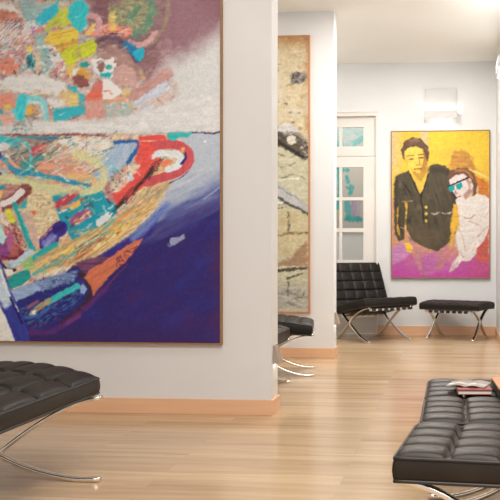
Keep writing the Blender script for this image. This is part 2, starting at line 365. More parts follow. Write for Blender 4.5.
# ------------------------------------------------------------------ painting one: abstract
def abstract_painting():
    p = Paint(-62, -79, 222, 345, 0.85, 11)
    gx, gy = p.gx, p.gy
    n1 = p.noise(14,10,20); n2 = p.noise(5,4,-30); n3 = p.noise(60,40,10)
    # upper ground: pink, salmon, grey-teal patches
    p.P[:] = np.array((206,172,160))/255
    p.wash(np.clip(0.5+n1*0.9,0,1)*0.8, (222,190,178)); p.wash(np.clip(n2*1.2,0,1)*0.7, (200,128,112))
    p.wash(np.clip(p.noise(10,6,40)*1.3-0.1,0,1)*0.75, (158,186,182)); p.wash(np.clip(p.noise(6,3,-35)*1.4-0.25,0,1)*0.8, (238,228,216))
    p.wash(np.clip(p.noise(4,3,60)*1.4-0.4,0,1)*0.8, (128,92,96)); p.wash(np.clip(p.noise(9,7,0)*1.5-0.6,0,1)*0.8, (232,180,110))
    # unseen top and left margin repeat the same language
    for k in range(46):
        r = random.Random(k); x = r.uniform(-62,215); y = r.uniform(-79,-8) if k % 2 else r.uniform(-79,130)
        if k % 2 == 0: x = r.uniform(-62,-8)
        a = r.uniform(0,6.28); L = r.uniform(5,16)
        p.stroke([(x,y),(x+L*math.cos(a),y+L*math.sin(a))], r.uniform(4,12), r.choice([(65,190,196),(205,205,70),(240,195,80),(225,120,95),(232,222,212),(130,85,98),(70,140,105),(215,150,140)]), rough=1.2, dry=0.3)
    # right: mauve sky fading into cream
    d = (gx-172)*0.62 + (gy-58)*0.95 + p.noise(22,16,-30)*9 + p.noise(3,3)*2
    rightm = np.clip((gx-146)/26 + p.noise(9,7)*0.35, 0, 1)*(gy < 133.5)
    p.wash(rightm, (146,104,110))
    p.wash(rightm*np.clip(0.5+p.noise(2.2,2.2)*0.9,0,1)*0.5, (160,118,120))
    p.wash(rightm*np.clip((gx-190)/40-(gy)/60,0,1)*0.6, (120,74,86))
    p.wash(rightm*np.clip((gy-52)/20,0,1)*np.clip((188-gx)/24,0,1)*0.8,(196,160,148))
    cream = np.clip(0.46+d/40,0,1); cream = cream*cream*(3-2*cream)
    p.wash(cream*np.clip((gx-150)/26,0,1)*(gy < 133.5), (211,203,194))
    p.wash(cream*np.clip((gx-160)/20,0,1)*np.clip(p.noise(14,5,-20)-0.1,0,1)*0.4*(gy < 133.5), (222,214,205))
    # mauve middle
    p.poly([(90,-20),(160,-20),(172,10),(166,40),(150,60),(130,72),(108,56),(98,42),(92,20)], (150,112,112), soft=8, rough=3, tex=0.14, tscale=1.2)
    p.poly([(100,48),(112,40),(128,46),(140,62),(146,80),(124,86),(108,70)], (172,132,122), soft=6, rough=2, tex=0.1, ang=20)
    p.poly([(118,40),(136,32),(160,42),(165,62),(150,78),(138,62)], (146,106,106), soft=7, rough=2, tex=0.12)
    p.stroke([(96,44),(108,35),(124,40),(134,50),(139,60)], 4, (96,72,92), soft=3, rough=1, dry=0.5)
    p.stroke([(102,47),(114,41),(126,47)], 4, (126,92,96), soft=3, dry=0.4)
    p.poly([(94,-20),(112,-20),(112,26),(104,30),(98,16)], (140,98,100), soft=4, rough=2, tex=0.12)
    # olive and green speckled field
    p.poly([(112,6),(132,-4),(152,-2),(160,10),(150,32),(136,30),(118,22),(112,26)], (152,146,112), soft=6, rough=3, tex=0.2, tscale=0.9)
    p.speck([(112,2),(150,-4),(160,12),(148,34),(120,26)], [(206,200,130),(110,130,96),(134,96,100),(196,186,124),(160,116,112)], 260, (0.3,0.8), 5)
    p.stroke([(152,-6),(155,8),(150,24),(138,34)], 7, (96,142,116), soft=5, rough=2, dry=0.75)
    p.stroke([(132,16),(142,6)], 6, (100,140,112), soft=4, rough=2, dry=0.8)
    p.stroke([(171,-10),(169,18),(160,36),(148,44)], 3.4, (160,142,104), soft=2.5, alpha=0.75, dry=0.4)
    p.poly([(112,9),(118,9),(119,27),(112,28)], (222,196,112), soft=2, rough=1, tex=0.15)
    # salmon speckled bridge
    p.poly([(88,32),(97,26),(110,22),(124,24),(135,27),(135,33),(128,36),(114,32),(100,35)], (233,146,124), soft=2, rough=1.2, tex=0.12)
    p.speck([(96,26),(112,22),(130,25),(132,32),(114,31),(98,33)], [(212,100,92),(246,190,160),(150,90,90)], 120, (0.3,0.8), 8)
    p.poly([(94,22),(98,20),(98,28),(93,33),(88,32)], (240,190,110), soft=1.5); p.poly([(112,24),(119,23),(120,29),(113,29)], (240,190,104), soft=1.5)
    p.stroke([(92,12),(99,15),(102,22),(101,29)], 6.5, (217,160,160), soft=1.2, rough=0.6, dry=0.2)
    p.stroke([(133,41),(141,44),(150,41),(158,33)], 5.5, (208,158,152), soft=2, rough=0.8)
    p.stroke([(112,31.5),(126,33)], 1.2, (70,50,70), soft=1)
    p.stroke([(112,0),(112,27)], 0.8, (222,190,150), soft=0.8, alpha=0.7)
    p.stroke([(130,44),(137,50),(141,57)], 8, (44,120,160), soft=2, rough=1.2, dry=0.3); p.poly([(136,50),(146,46),(147,56),(142,61),(136,54)], (46,172,190), soft=1.5, rough=1)
    # top-left chaos
    p.stroke([(-6,2),(8,1),(18,8),(22,14)], 7, (234,222,210), soft=3, rough=1); p.stroke([(-6,14),(6,11),(18,16)], 12, (205,132,112), soft=4, rough=1.5, tex=0.15)
    p.poly([(6,18),(14,14),(28,18),(24,26),(8,26)], (138,94,102), soft=3, rough=1.5, tex=0.15)
    p.poly([(20,-4),(38,-4),(40,8),(34,22),(28,20),(24,8)], (150,182,178), soft=4, rough=2, dry=0.3)
    p.poly([(38,2),(46,-2),(58,-2),(40,16),(34,10)], (166,190,184), soft=3, rough=1.5, dry=0.3)
    for i in range(9):
        x = -4+i*4.2; p.stroke([(x-6,36+i*0.6),(x+6,24),(x+15,15+i*0.5)], 1.1, (236,222,212), soft=0.8, alpha=0.85, rough=0.5)
    p.poly([(16,34),(24,31),(28,37),(20,41)], (230,146,120), soft=1.6, rough=1); p.poly([(0,58),(12,54),(22,62),(18,70),(2,70)], (234,142,116), soft=2.4, rough=1.6)
    p.stroke([(6,56),(12,50),(20,49),(26,54)], 3, (205,130,130), soft=2); p.poly([(33,22),(38,22),(39,28),(35,29)], (178,104,166), soft=1.6); p.poly([(38,25),(46,23),(44,28),(38,29)], (232,140,140), soft=1.4)
    p.speck([(0,36),(30,28),(34,52),(0,54)], [(245,236,228),(190,150,150),(140,96,110),(230,170,150)], 130, (0.4,1.2), 9, ang=-35, el=2)
    p.poly([(28,42),(33,41),(35,47),(29,48)], (248,206,104), soft=1.2); p.poly([(29,54),(34,50),(38,58),(36,68),(30,66)], (56,148,146), soft=2, rough=1.4)
    p.speck([(30,54),(38,54),(38,68),(31,68)], [(40,70,90),(230,220,210),(100,60,80)], 24, (0.5,1.2), 4)
    p.poly([(38,30),(47,30),(52,44),(60,62),(50,70),(42,62),(37,48)], (160,186,178), soft=4, rough=2, dry=0.25); p.poly([(36,48),(42,46),(44,70),(38,70)], (222,196,164), soft=2.5, rough=1)
    p.stroke([(40,44),(54,44),(64,56),(66,68)], 2.5, (232,224,216), soft=1.5, dry=0.3)
    # big colour strokes
    p.poly([(60,4),(68,0),(72,6),(73,20),(66,24),(57,22),(50,28),(47,27),(50,20)], (206,206,84), soft=1.6, rough=1.2, tex=0.1, ang=-40)
    p.poly([(61,-2),(72,-2),(70,5),(63,5)], (212,190,160), soft=2)
    p.poly([(37.5,14),(41,10),(50,4),(58,0),(61,-6),(61,8),(55,15),(46,20),(39,22)], (60,186,202), soft=1.2, rough=0.9, tex=0.06, ang=-40)
    p.poly([(71,3),(76,-2),(86,-4),(92,5),(92,11),(89,13),(90,19),(87,27),(83,31),(77,29),(74,25),(75,19),(70,14),(73,9)], (62,194,196), soft=1.0, rough=0.9, tex=0.06, ang=-60)
    p.poly([(56,40),(72,38),(82,34),(80,44),(66,50),(60,50)], (218,166,78), soft=1.5, rough=1, tex=0.12, ang=-15)
    p.poly([(46,36),(52,29),(66,26),(77,25),(82,29),(81,35),(72,39),(60,42),(50,41)], (246,202,82), soft=1.0, rough=0.8, tex=0.07, ang=-15)
    for i in range(5): p.stroke([(50+i*5,34-i*1.4),(60+i*5,31-i*1.2)], 0.7, (190,130,60), soft=0.8, alpha=0.7)
    p.speck([(60,42),(80,36),(80,44),(64,50)], [(170,120,60),(236,190,90)], 40, (0.3,0.8), 12)
    p.poly([(62,52),(70,46),(77,42),(83,42),(87,40),(97,37),(100,44),(99,50),(88,56),(81,57),(78,63),(71,66),(66,60)], (206,206,62), soft=1.0, rough=0.8, tex=0.08, ang=-30)
    p.poly([(78,44),(83,43),(84,56),(79,54)], (196,176,96), soft=1.6, dry=0.4)
    p.poly([(68,64),(77,60),(76,74),(72,76)], (236,192,106), soft=1.5, rough=1); p.poly([(78,66),(84,65),(92,70),(93,76),(84,78),(79,74)], (222,166,82), soft=1.2, rough=0.8)
    p.poly([(76,66),(82,66),(78,73),(75,73)], (240,232,222), soft=1.2); p.poly([(76,74),(84,72),(90,78),(92,84),(84,86),(76,82)], (150,88,82), soft=2, rough=1.2)
    p.poly([(52,52),(60,51),(66,58),(68,68),(60,70),(54,60)], (228,220,214), soft=2, rough=1.5); p.speck([(52,58),(66,58),(66,72),(54,72)], [(214,120,112),(236,190,170),(200,90,80)], 40, (0.5,1.3), 14)
    # white ragged patch with teal
    p.poly([(94,58),(102,56),(106,58),(116,57),(119,63),(116,72),(112,76),(104,74),(97,71)], (238,232,224), soft=1.2, rough=2.0)
    p.poly([(100,60),(106,58),(108,66),(104,70),(100,66)], (150,104,98), soft=2, rough=1.2); p.poly([(102,72),(109,70),(116,71),(113,76),(104,76)], (48,172,170), soft=1, rough=0.8)
    p.poly([(109,64),(115,62),(115,67),(110,68)], (52,160,146), soft=1, rough=1); p.poly([(83,60),(89,59),(92,63),(86,65),(82,64)], (46,160,144), soft=1.2, rough=1)
    # pink disc and slabs at right
    p.poly([(116,70),(126,62),(138,68),(140,80),(136,88),(124,84),(116,78)], (206,160,148), soft=3, rough=1)
    p.poly([(123,90),(130,86),(138,96),(132,104),(126,100)], (222,190,130), soft=2, rough=1)
    p.stroke([(133,98),(146,89),(160,80),(171,73)], 10, (196,142,132), soft=3, rough=1.4, tex=0.08, dry=0.25); p.stroke([(141,103),(155,94),(168,86)], 9, (204,202,208), soft=2, rough=1.2, dry=0.15)
    p.stroke([(144,112),(156,104),(172,96)], 9, (216,188,170), soft=3.5, rough=1, alpha=0.85); p.stroke([(146,112),(154,106)], 6, (205,206,212), soft=3); p.stroke([(160,98),(168,106)], 1, (170,130,120), soft=1)
    p.stroke([(172,80),(178,90),(170,104),(154,114)], 6, (190,156,142), soft=6, alpha=0.7, dry=0.4); p.speck([(158,82),(176,78),(176,98),(160,98)], [(170,120,112),(226,214,208)], 20, (0.3,0.7), 2)
    # orange-red wedge, white fan
    p.poly([(87,95),(95,89),(104,82),(106,98),(92,100),(86,98)], (228,112,88), soft=1.4, rough=1.2, tex=0.1); p.poly([(96,83),(105,78),(106,88),(97,90)], (216,120,108), soft=2, rough=1.2)
    p.poly([(84,100),(108,96),(112,116),(100,122),(86,118)], (220,152,136), soft=5, rough=2, dry=0.4, ang=80)
    p.stroke([(106,101),(116,100),(128,99)], 4.5, (236,156,116), soft=1.8, rough=0.8); p.poly([(106,102),(136,100),(138,116),(124,120),(108,116)], (172,180,172), soft=4, rough=2, dry=0.45)
    p.speck([(108,102),(136,100),(136,114),(110,116)], [(110,180,170),(232,160,140),(222,190,140),(240,230,220)], 70, (0.4,1.0), 17)
    p.poly([(105.5,78.5),(112,78.5),(119,83),(124.5,91),(118,97),(112,98.5),(106,98)], (240,234,228), soft=1, rough=0.5, tex=0.03)
    p.stroke([(107,89.5),(112,89.5),(115,93)], 1.6, (226,150,126), soft=0.9); p.stroke([(118,97),(123,92)], 1, (205,170,150), soft=0.8)
    # cream clouds
    p.poly([(-4,78),(10,73),(30,71),(50,74),(66,80),(70,88),(60,93),(44,89),(22,90),(6,86)], (231,223,215), soft=5, rough=2.4, tex=0.05, ang=8)
    p.poly([(50,96),(66,97),(70,103),(58,106),(50,103)], (226,216,206), soft=4, rough=1.6); p.stroke([(34,93),(52,90)], 2, (244,226,190), soft=1.4)
    p.poly([(66,88),(80,90),(82,104),(72,104),(60,94)], (232,196,140), soft=3, rough=1.2)
    p.poly([(-62,84),(-4,88),(16,92),(14,106),(-4,114),(-62,112)], (236,154,132), soft=4, rough=3); p.poly([(0,92),(14,94),(16,106),(4,104)], (238,148,126), soft=3, rough=2); p.poly([(4,102),(12,101),(12,107),(5,107)], (236,190,96), soft=2, rough=1)
    p.poly([(-6,107),(3,106),(7,111),(2,116),(-6,115)], (62,160,176), soft=2, rough=1.2); p.poly([(0,112),(14,112),(16,124),(4,124)], (230,170,150), soft=4, rough=2)
    # turquoise ring and block
    p.stroke([(30,99),(40,97),(47,104),(49,117)], 6.5, (142,208,206), soft=1.6, rough=0.8, dry=0.25); p.stroke([(32,100),(42,102),(47,112)], 1.2, (226,236,232), soft=1)
    p.stroke([(24,96),(22.5,104),(22,114)], 9.5, (74,204,206), soft=1.4, rough=0.8, tex=0.08); p.stroke([(26,94),(32,96)], 5, (110,208,206), soft=1.5); p.stroke([(15,108),(18,112)], 5, (120,206,206), soft=2)
    p.poly([(28.5,104),(33,102),(38,106),(38,111),(32,113),(28,110)], (238,182,86), soft=1, rough=0.6); p.poly([(34,104),(38,105),(38,111),(34,110)], (230,150,90), soft=1.5); p.stroke([(28,114),(40,112)], 2, (160,140,110), soft=1.5)
    p.stroke([(51,104),(52,116)], 2.6, (220,130,112), soft=1.5)
    p.poly([(72,92),(81,92),(81,108),(72,108)], (233,196,122), soft=1.2, rough=0.6, tex=0.06)
    p.poly([(55,107),(66,106),(81,105),(81,91),(85,92),(87.5,94),(87.5,113),(80,114),(73,116),(71,119),(62,121),(56,119)], (62,182,190), soft=1.0, rough=0.6, tex=0.05)
    p.poly([(70,84),(80,83.5),(80,91),(76,91),(76,88),(70,87)], (66,186,190), soft=0.9, rough=0.5); p.poly([(82,96),(86,97),(86,108),(82,108)], (110,166,170), soft=2, dry=0.4)
    for k in range(150):
        r = random.Random(900+k); x = r.uniform(-10,130); y = r.uniform(8,118); a = r.uniform(-0.9,0.3); L = r.uniform(1.5,6)
        p.stroke([(x,y),(x+L*math.cos(a),y+L*math.sin(a))], r.uniform(0.6,1.6), r.choice([(240,230,222),(232,196,186),(205,180,172),(190,205,200),(180,130,126),(236,206,160)]), soft=1, alpha=0.5, rough=0.6)
    p.stroke([(30,99),(40,97),(47,104),(49,117)], 6, (146,210,208), soft=1.6, rough=0.8, dry=0.2, alpha=0.9); p.stroke([(24,96),(22.5,104),(22,114)], 9, (74,204,206), soft=1.4, rough=0.8, tex=0.1)
    p.stroke([(31,99),(42,101),(47,111)], 1.0, (238,244,240), soft=0.8); p.poly([(105.5,78.5),(112,78.5),(119,83),(124.5,91),(118,97),(112,98.5),(106,98)], (244,238,232), soft=1, rough=0.5, tex=0.03); p.stroke([(107,90),(112,90),(115.5,93.5)], 1.5, (222,140,116), soft=0.9)
    for i in range(16):
        rz = random.Random(70+i); x = -6+i*2.6; p.stroke([(x-8,38+rz.uniform(-3,3)),(x+3,27),(x+12,17+rz.uniform(-3,2))], 0.9, (244,234,226), soft=0.7, alpha=0.8, rough=0.5)
    for k in range(60):
        rz = random.Random(4900+k); x = rz.uniform(0,60); y = rz.uniform(38,70); a = rz.uniform(0,3.1); L = rz.uniform(1,4)
        p.stroke([(x,y),(x+L*math.cos(a),y+L*math.sin(a))], rz.uniform(0.7,1.5), rz.choice([(250,244,238),(246,236,230),(196,110,110),(90,60,80),(110,180,180)]), soft=0.8, alpha=0.75, rough=0.5)
    for k in range(14):
        rz = random.Random(5900+k); x = rz.uniform(146,180); y = rz.uniform(44,84)
        p.stroke([(x,y),(x+rz.uniform(4,9),y-rz.uniform(3,7))], 0.8, (206,182,174), soft=1, alpha=0.5)
    # pale band above the dividing line
    p.poly([(-62,122),(20,123),(40,118),(70,121),(110,118),(150,110),(176,100),(222,96),(222,133.5),(-62,133.5)], (220,209,200), soft=7, rough=2, tex=0.04, ang=0)
    p.poly([(36,120),(64,121),(110,123),(150,120),(150,131),(60,131),(36,129)], (227,218,210), soft=3, rough=1.4)
    p.speck([(16,118),(34,118),(34,131),(14,131)], [(60,140,140),(150,120,110),(226,216,208),(120,180,176)], 70, (0.4,1.0), 21)

    # ---------------- lower panel
    low = (gy >= 133).astype(float)
    p.wash(low, (50,36,98))
    p.wash(low*np.clip(p.noise(26,12,-40)+0.1,0,1)*0.55, (48,48,124)); p.wash(low*np.clip(p.noise(30,10,-30)*1.2-0.2,0,1)*0.5, (72,38,92))
    p.wash(low*np.clip(p.noise(2,2),0,1)*0.16, (80,70,150))
    p.wash(low*np.clip((gy-318)/40+p.noise(30,6)*0.25,0,1)*0.7, (66,34,80)); p.wash(low*np.clip((gx-208)/20+p.noise(12,20)*0.3,0,1)*0.6*(gy > 240), (84,38,72))
    # grey-blue sky at right, fading to navy along a diagonal
    d2 = (gx-150)*0.42 + (gy-214)*0.93 - 15 + p.noise(30,6,-28)*7
    sky = np.clip(0.55-d2/34,0,1); sky = sky*sky*(3-2*sky)
    p.wash(low*sky, (112,120,160))
    sk2 = np.clip(0.5-(d2+16)/26,0,1); p.wash(low*sk2, (186,186,190)); p.wash(low*sk2*np.clip(p.noise(18,5,-25)-0.1,0,1)*0.6, (204,202,202))
    p.wash(low*np.clip(0.5-np.abs(d2-8)/14,0,1)*0.5*np.clip(0.5+p.noise(22,3,-35),0,1), (52,64,142))
    p.stroke([(206,200),(222,188)], 1.2, (190,194,210), soft=1.4, alpha=0.7)
    # hull ground
    hull = [(-62,133.5),(140,133.5),(172,135),(186,142),(194,158),(190,172),(178,180),(173,184),(166,200),(152,218),(136,233),(114,249),(92,263),(76,273),(60,278),(36,284),(8,296),(-62,310)]
    p.poly(hull, (216,190,164), soft=1.6, rough=1.0, tex=0.14, ang=-38, tscale=1.6)
    for (c, sx, sy, k, th) in (((226,128,100),9,4,0.75,0.15),((236,214,176),10,4,0.8,0.05),((110,178,168),8,3,0.7,0.3),((226,176,96),9,3,0.7,0.25),((150,96,96),5,2.5,0.6,0.45),((222,150,140),7,4,0.7,0.3)):
        q = np.clip(p.noise(sx,sy,-35)*1.5-th,0,1)*k
        ins = (gy > 134)*(((gx-171)*0.62+(gy-184)*0.78) < -3)*(gx < 176)
        p.wash(q*ins, c)
    # upper-left turquoise, green and brown textures
    p.poly([(-62,134),(30,134),(60,136),(44,150),(36,160),(34,172),(16,166),(-62,150)], (176,150,136), soft=4, rough=2, tex=0.2)
    p.speck([(10,146),(60,138),(60,160),(40,172),(16,164)], [(60,120,110),(90,70,80),(222,196,170),(110,170,150),(206,110,90)], 240, (0.4,1.1), 31, ang=-40, el=1.6)
    p.poly([(22,160),(34,158),(40,152),(48,156),(36,172),(22,172)], (70,150,140), soft=3, rough=2, dry=0.5)
    p.poly([(-4,158),(14,158),(24,172),(12,172),(-4,168)], (228,150,128), soft=3, rough=1.5); p.poly([(38,164),(60,158),(80,164),(90,176),(60,176),(40,174)], (226,156,126), soft=3, rough=2, tex=0.14)
    p.speck([(46,142),(100,138),(104,158),(70,166),(48,158)], [(240,226,206),(210,150,120),(150,160,140),(232,190,130),(190,120,100)], 200, (0.4,1.1), 33, ang=-20, el=2.2)
    p.poly([(60,138),(110,136),(116,150),(104,158),(76,152)], (236,224,208), soft=5, rough=3, dry=0.35); p.speck([(74,142),(98,140),(98,154),(78,154)], [(120,96,96),(90,140,130)], 26, (0.4,0.9), 37)
    p.stroke([(0,133),(40,134),(70,133.5),(110,134.5)], 2, (142,76,74), soft=1.2, rough=0.8, dry=0.4); p.stroke([(18,136),(60,136)], 2, (64,140,160), soft=1.4, dry=0.4); p.stroke([(40,138),(74,137)], 1.6, (60,110,140), soft=1.2, dry=0.5)
    # turquoise lines
    p.stroke([(-8,136),(6,138),(18,142)], 7, (72,196,198), soft=2, rough=1.2); p.stroke([(16,136),(28,143),(33,154),(32,166),(26,176),(14,186),(4,192)], 3.4, (86,196,198), soft=1.2, rough=0.8, dry=0.15)
    p.stroke([(-6,148),(6,159),(14,168),(24,172),(40,174),(58,178),(76,183),(90,186)], 4.6, (44,150,178), soft=1.2, rough=0.8); p.stroke([(16,170),(26,173)], 6, (44,150,176), soft=1.4)
    p.stroke([(8,153),(19,166)], 1.2, (236,220,200), soft=0.8); p.stroke([(58,170),(72,182)], 1.1, (240,228,214), soft=0.8)
    p.poly([(31,150),(36,146),(47,146),(42,152),(35,155)], (208,76,84), soft=1, rough=0.7); p.poly([(40,143),(52,143),(48,148),(42,149)], (214,120,104), soft=1.6)
    p.poly([(-8,144),(6,140),(12,143),(11,148),(2,150),(-8,150)], (222,216,214), soft=1.2, rough=0.6)
    p.poly([(-8,168),(8,166),(8,180),(-8,182)], (150,200,204), soft=3, rough=2, dry=0.3); p.poly([(6,184),(14,181),(22,183),(12,192),(6,190)], (66,178,172), soft=1.6, rough=1)
    # yellow cream smear
    p.stroke([(2,176),(20,182),(44,186),(66,191),(84,190)], 9, (217,207,154), soft=4, rough=1.4, alpha=0.95); p.stroke([(78,152),(96,160),(106,170),(107,182),(96,192),(86,194)], 9, (220,206,152), soft=3, rough=1, alpha=0.9)
    p.stroke([(72,176),(92,178),(100,184)], 6, (236,186,120), soft=3, dry=0.3)
    # teal mass
    p.poly([(50,200),(56,195),(64,192),(74,192.5),(90,187),(94,191),(84,196),(98,194),(104,191),(112,199),(120,206),(120,214),(112,221),(106,228),(96,234),(84,240),(76,243),(70,234),(62,224),(58,212)], (36,152,168), soft=1.2, rough=0.8, tex=0.06)
    p.stroke([(59,206),(70,199),(82,190)], 7.5, (198,70,84), soft=1, rough=0.7); p.stroke([(64,210),(84,200)], 3.4, (232,150,110), soft=1.2, rough=0.7); p.poly([(72,206),(83,201),(84,206),(75,210)], (240,188,92), soft=1, rough=0.5); p.stroke([(62,214),(70,210)], 1.6, (236,226,216), soft=1)
    p.poly([(72,219),(80,213),(90,209),(95,214),(88,221),(77,227),(74,225)], (160,84,130), soft=1, rough=0.7); p.stroke([(78,222),(92,213)], 3, (222,150,100), soft=1.4, dry=0.3); p.stroke([(74,227),(94,217)], 1.6, (220,140,130), soft=1, dry=0.4)
    p.poly([(99,222),(104,217),(111,213),(116,214),(113,219),(106,225),(102,228),(99,226)], (226,226,230), soft=0.9, rough=0.4)
    # bluish slab
    p.poly([(97,172),(104,160),(112,150),(117,143),(130,141),(140,141),(142,146),(136,156),(130,164),(120,172),(112,180),(104,180),(98,176)], (166,182,196), soft=1.6, rough=0.8, tex=0.06, ang=-50)
    p.stroke([(117,142),(128,141.5),(139,141),(141,146),(136,155),(130,163)], 3.2, (44,96,162), soft=1.1, rough=0.6, dry=0.15); p.stroke([(130,147),(127,158),(118,168)], 5, (190,194,206), soft=4, dry=0.3); p.stroke([(113,165),(120,172)], 4, (120,190,190), soft=3, dry=0.5)
    # red field
    p.poly([(141,136),(170,134.5),(172,140),(160,146),(156,158),(158,170),(154,182),(142,190),(130,200),(120,206),(114,196),(124,186),(134,176),(140,166),(138,158),(142,150)], (234,84,74), soft=1.4, rough=0.8, tex=0.06)
    p.stroke([(141,141),(168,140.5),(168,134)], 1.2, (240,190,150), soft=0.8); p.stroke([(140,166),(146,178)], 1, (244,190,160), soft=0.8)
    p.poly([(124,178),(132,168),(142,164),(143,154),(146,160),(140,172),(128,188),(118,194),(112,190)], (236,206,176), soft=1.6, rough=1.4, dry=0.35); p.poly([(126,180),(134,172),(137,180),(130,182)], (216,216,222), soft=1.2, rough=0.8)
    p.speck([(112,178),(126,170),(134,168),(132,178),(120,188)], [(40,40,60),(236,222,206),(200,90,80),(70,90,110)], 60, (0.4,0.9), 41)
    p.poly([(104,184),(114,182),(114,194),(120,204),(110,202)], (190,130,126), soft=2.5, rough=1.2)
    p.poly([(139,141),(143,140),(144,150),(139,150)], (238,110,90), soft=2)
    # handle ring
    p.poly([(156,166),(174,160),(182,168),(172,178),(154,190),(148,184)], (214,168,124), soft=2, rough=1, tex=0.15, ang=-20); p.poly([(146,190),(160,182),(176,182),(162,200),(146,216),(124,232),(116,222),(130,208)], (206,172,128), soft=2, rough=1, tex=0.16, ang=-40)
    p.speck([(140,196),(164,184),(162,198),(146,214),(126,228),(124,216)], [(220,130,90),(120,160,140),(226,196,150),(150,120,100)], 90, (0.4,1.0), 43, ang=-40, el=2)
    p.stroke([(157,146),(172,144.5),(184,147),(191,154),(191.5,162),(186,169),(176,175),(162,179),(150,183)], 9.2, (204,84,86), soft=1.1, rough=0.4, tex=0.06)
    p.stroke([(155,157),(162,154),(172,154),(181,156),(183,161),(179,167),(171,170)], 6.6, (224,220,220), soft=1, rough=0.6); p.poly([(150,160),(160,158),(166,160),(156,172),(150,172)], (230,92,76), soft=2, rough=1); p.poly([(164,162),(172,160),(174,164),(166,168)], (232,126,88), soft=1.6, rough=1)
    p.stroke([(187.5,154),(188,159),(184,164)], 2.4, (52,40,110), soft=1, rough=0.4); p.poly([(183,148),(187,148),(187,153),(184,153)], (236,160,110), soft=1.2)
    p.stroke([(191,172),(184,178),(172,184)], 1.2, (80,60,110), soft=0.9, alpha=0.8)
    rr = random.Random(5)
    for i in range(34):
        a = rr.uniform(0,1); b = a+rr.uniform(0.1,0.35); f = lambda t: (164-38*t+rr.uniform(-3,3), 160+42*t+rr.uniform(-3,3))
        p.stroke([f(a),f((a+b)/2),f(b)], rr.uniform(0.6,1.1), rr.choice([(54,38,44),(90,54,50),(40,44,50)]), soft=0.7, alpha=0.55, rough=0.4)
    for i in range(12):
        a = i*0.52; p.stroke([(126+4*math.cos(a),200+4*math.sin(a)),(126+4*math.cos(a+0.9),200+4.5*math.sin(a+0.9))], 0.8, (80,46,46), soft=0.7, alpha=0.8)
    for k in range(170):
        r = random.Random(1900+k); t = r.uniform(-0.1,1); x = r.uniform(-10,112); y = r.uniform(138,182)
        if k % 2: x = 20+90*t+r.uniform(-8,8); y = 270-52*t+r.uniform(-10,8)
        a = r.uniform(-0.8,-0.2); L = r.uniform(2,9)
        p.stroke([(x,y),(x+L*math.cos(a),y+L*math.sin(a))], r.uniform(0.6,2.0), r.choice([(240,230,218),(226,170,150),(214,200,180),(150,190,184),(190,120,104),(232,200,150),(120,160,160)]), soft=1.1, alpha=0.55, rough=0.7)
    for k in range(90):
        r = random.Random(2900+k); t = r.random(); x = 8+104*t+r.uniform(-6,6); y = 262-62*t+r.uniform(-34,6); a = math.radians(r.choice([-35,-35,-38,55]))+r.uniform(-0.2,0.2); L = r.uniform(2,7)
        p.stroke([(x,y),(x+L*math.cos(a),y+L*math.sin(a))], r.uniform(0.8,2.4), r.choice([(244,236,226),(240,232,222),(60,50,70),(110,60,60),(56,150,160),(236,200,120),(222,196,170)]), soft=1.0, alpha=0.6, rough=0.6)
    # last touches over the flecks: the soft cream smears, red field, outlined slab
    p.stroke([(2,180),(22,186),(46,189),(66,192),(82,190)], 8, (217,207,154), soft=4, rough=1.4, alpha=0.8, dry=0.15)
    p.stroke([(80,153),(97,161),(106,171),(106,182),(96,190),(86,193)], 8, (220,207,154), soft=3, rough=1, alpha=0.85)
    p.poly([(140,146),(150,142),(158,146),(155,158),(152,164),(150,178),(140,190),(128,201),(120,202),(124,192),(136,180),(144,168),(140,158)], (232,86,76), soft=2, rough=1.2, alpha=0.9)
    p.stroke([(117,142),(128,141),(139,141),(141,146),(137,155),(131,163)], 2.6, (44,96,162), soft=1.1, rough=0.5, alpha=0.9)
    for i in range(26):
        rz = random.Random(60+i); t = rz.random(); x = 162-36*t+rz.uniform(-3,3); y = 163+40*t+rz.uniform(-3,3)
        p.stroke([(x,y),(x-5,y+5+rz.uniform(-2,2)),(x-9,y+11)], 0.8, (58,40,44), soft=0.7, alpha=0.6, rough=0.4)
    p.stroke([(137,168),(143,176)], 0.9, (244,196,170), soft=0.8); p.speck([(120,168),(134,164),(130,180),(116,186)], [(244,238,232),(40,44,60),(220,140,120)], 50, (0.4,0.9), 81)
    for k in range(46):
        r = random.Random(3900+k); x = r.uniform(0,110); y = r.uniform(136,176); L = r.uniform(4,16); a = r.choice([-0.5,-0.45,0.75])+r.uniform(-0.15,0.15)
        p.stroke([(x,y),(x+L*math.cos(a),y+L*math.sin(a))], 0.8, r.choice([(246,238,228),(240,226,206),(90,70,76),(70,150,150)]), soft=0.8, alpha=0.7, rough=0.3)
    # teal top strip and dark line end
    p.poly([(170,133.5),(196,133),(190,137),(182,138),(176,142),(170,139)], (62,180,172), soft=1, rough=0.8); p.stroke([(160,133.2),(196,132.6)], 1.0, (140,170,160), soft=0.8)
    p.stroke([(195,133),(208,133.6),(216,134),(222,132.6)], 1.5, (46,36,66), soft=0.8, rough=0.4)
    p.blob(207,142,1.4,1.0,(224,226,230), soft=0.8)
    # white slab and sticks at left
    p.poly([(-10,186),(8,184),(28,186),(30,200),(20,210),(-10,216)], (190,136,122), soft=3, rough=2, tex=0.2); p.stroke([(2,208),(14,200),(28,190)], 12, (132,66,62), soft=2.4, rough=1, dry=0.3); p.stroke([(4.5,204),(14,199.5),(23,192)], 7, (236,226,218), soft=0.9, rough=0.3, tex=0.03)
    p.poly([(22,205),(28,199),(31,203),(27,209),(22,209)], (60,176,176), soft=1, rough=0.8)
    p.poly([(30,196),(40,190),(54,196),(60,214),(66,226),(54,240),(44,246),(36,236),(28,214)], (228,204,160), soft=2.5, rough=1.4, tex=0.08); p.speck([(32,194),(52,196),(62,220),(52,238),(42,242),(32,214)], [(196,120,90),(150,110,90),(246,234,206),(206,150,100)], 230, (0.3,0.8), 47)
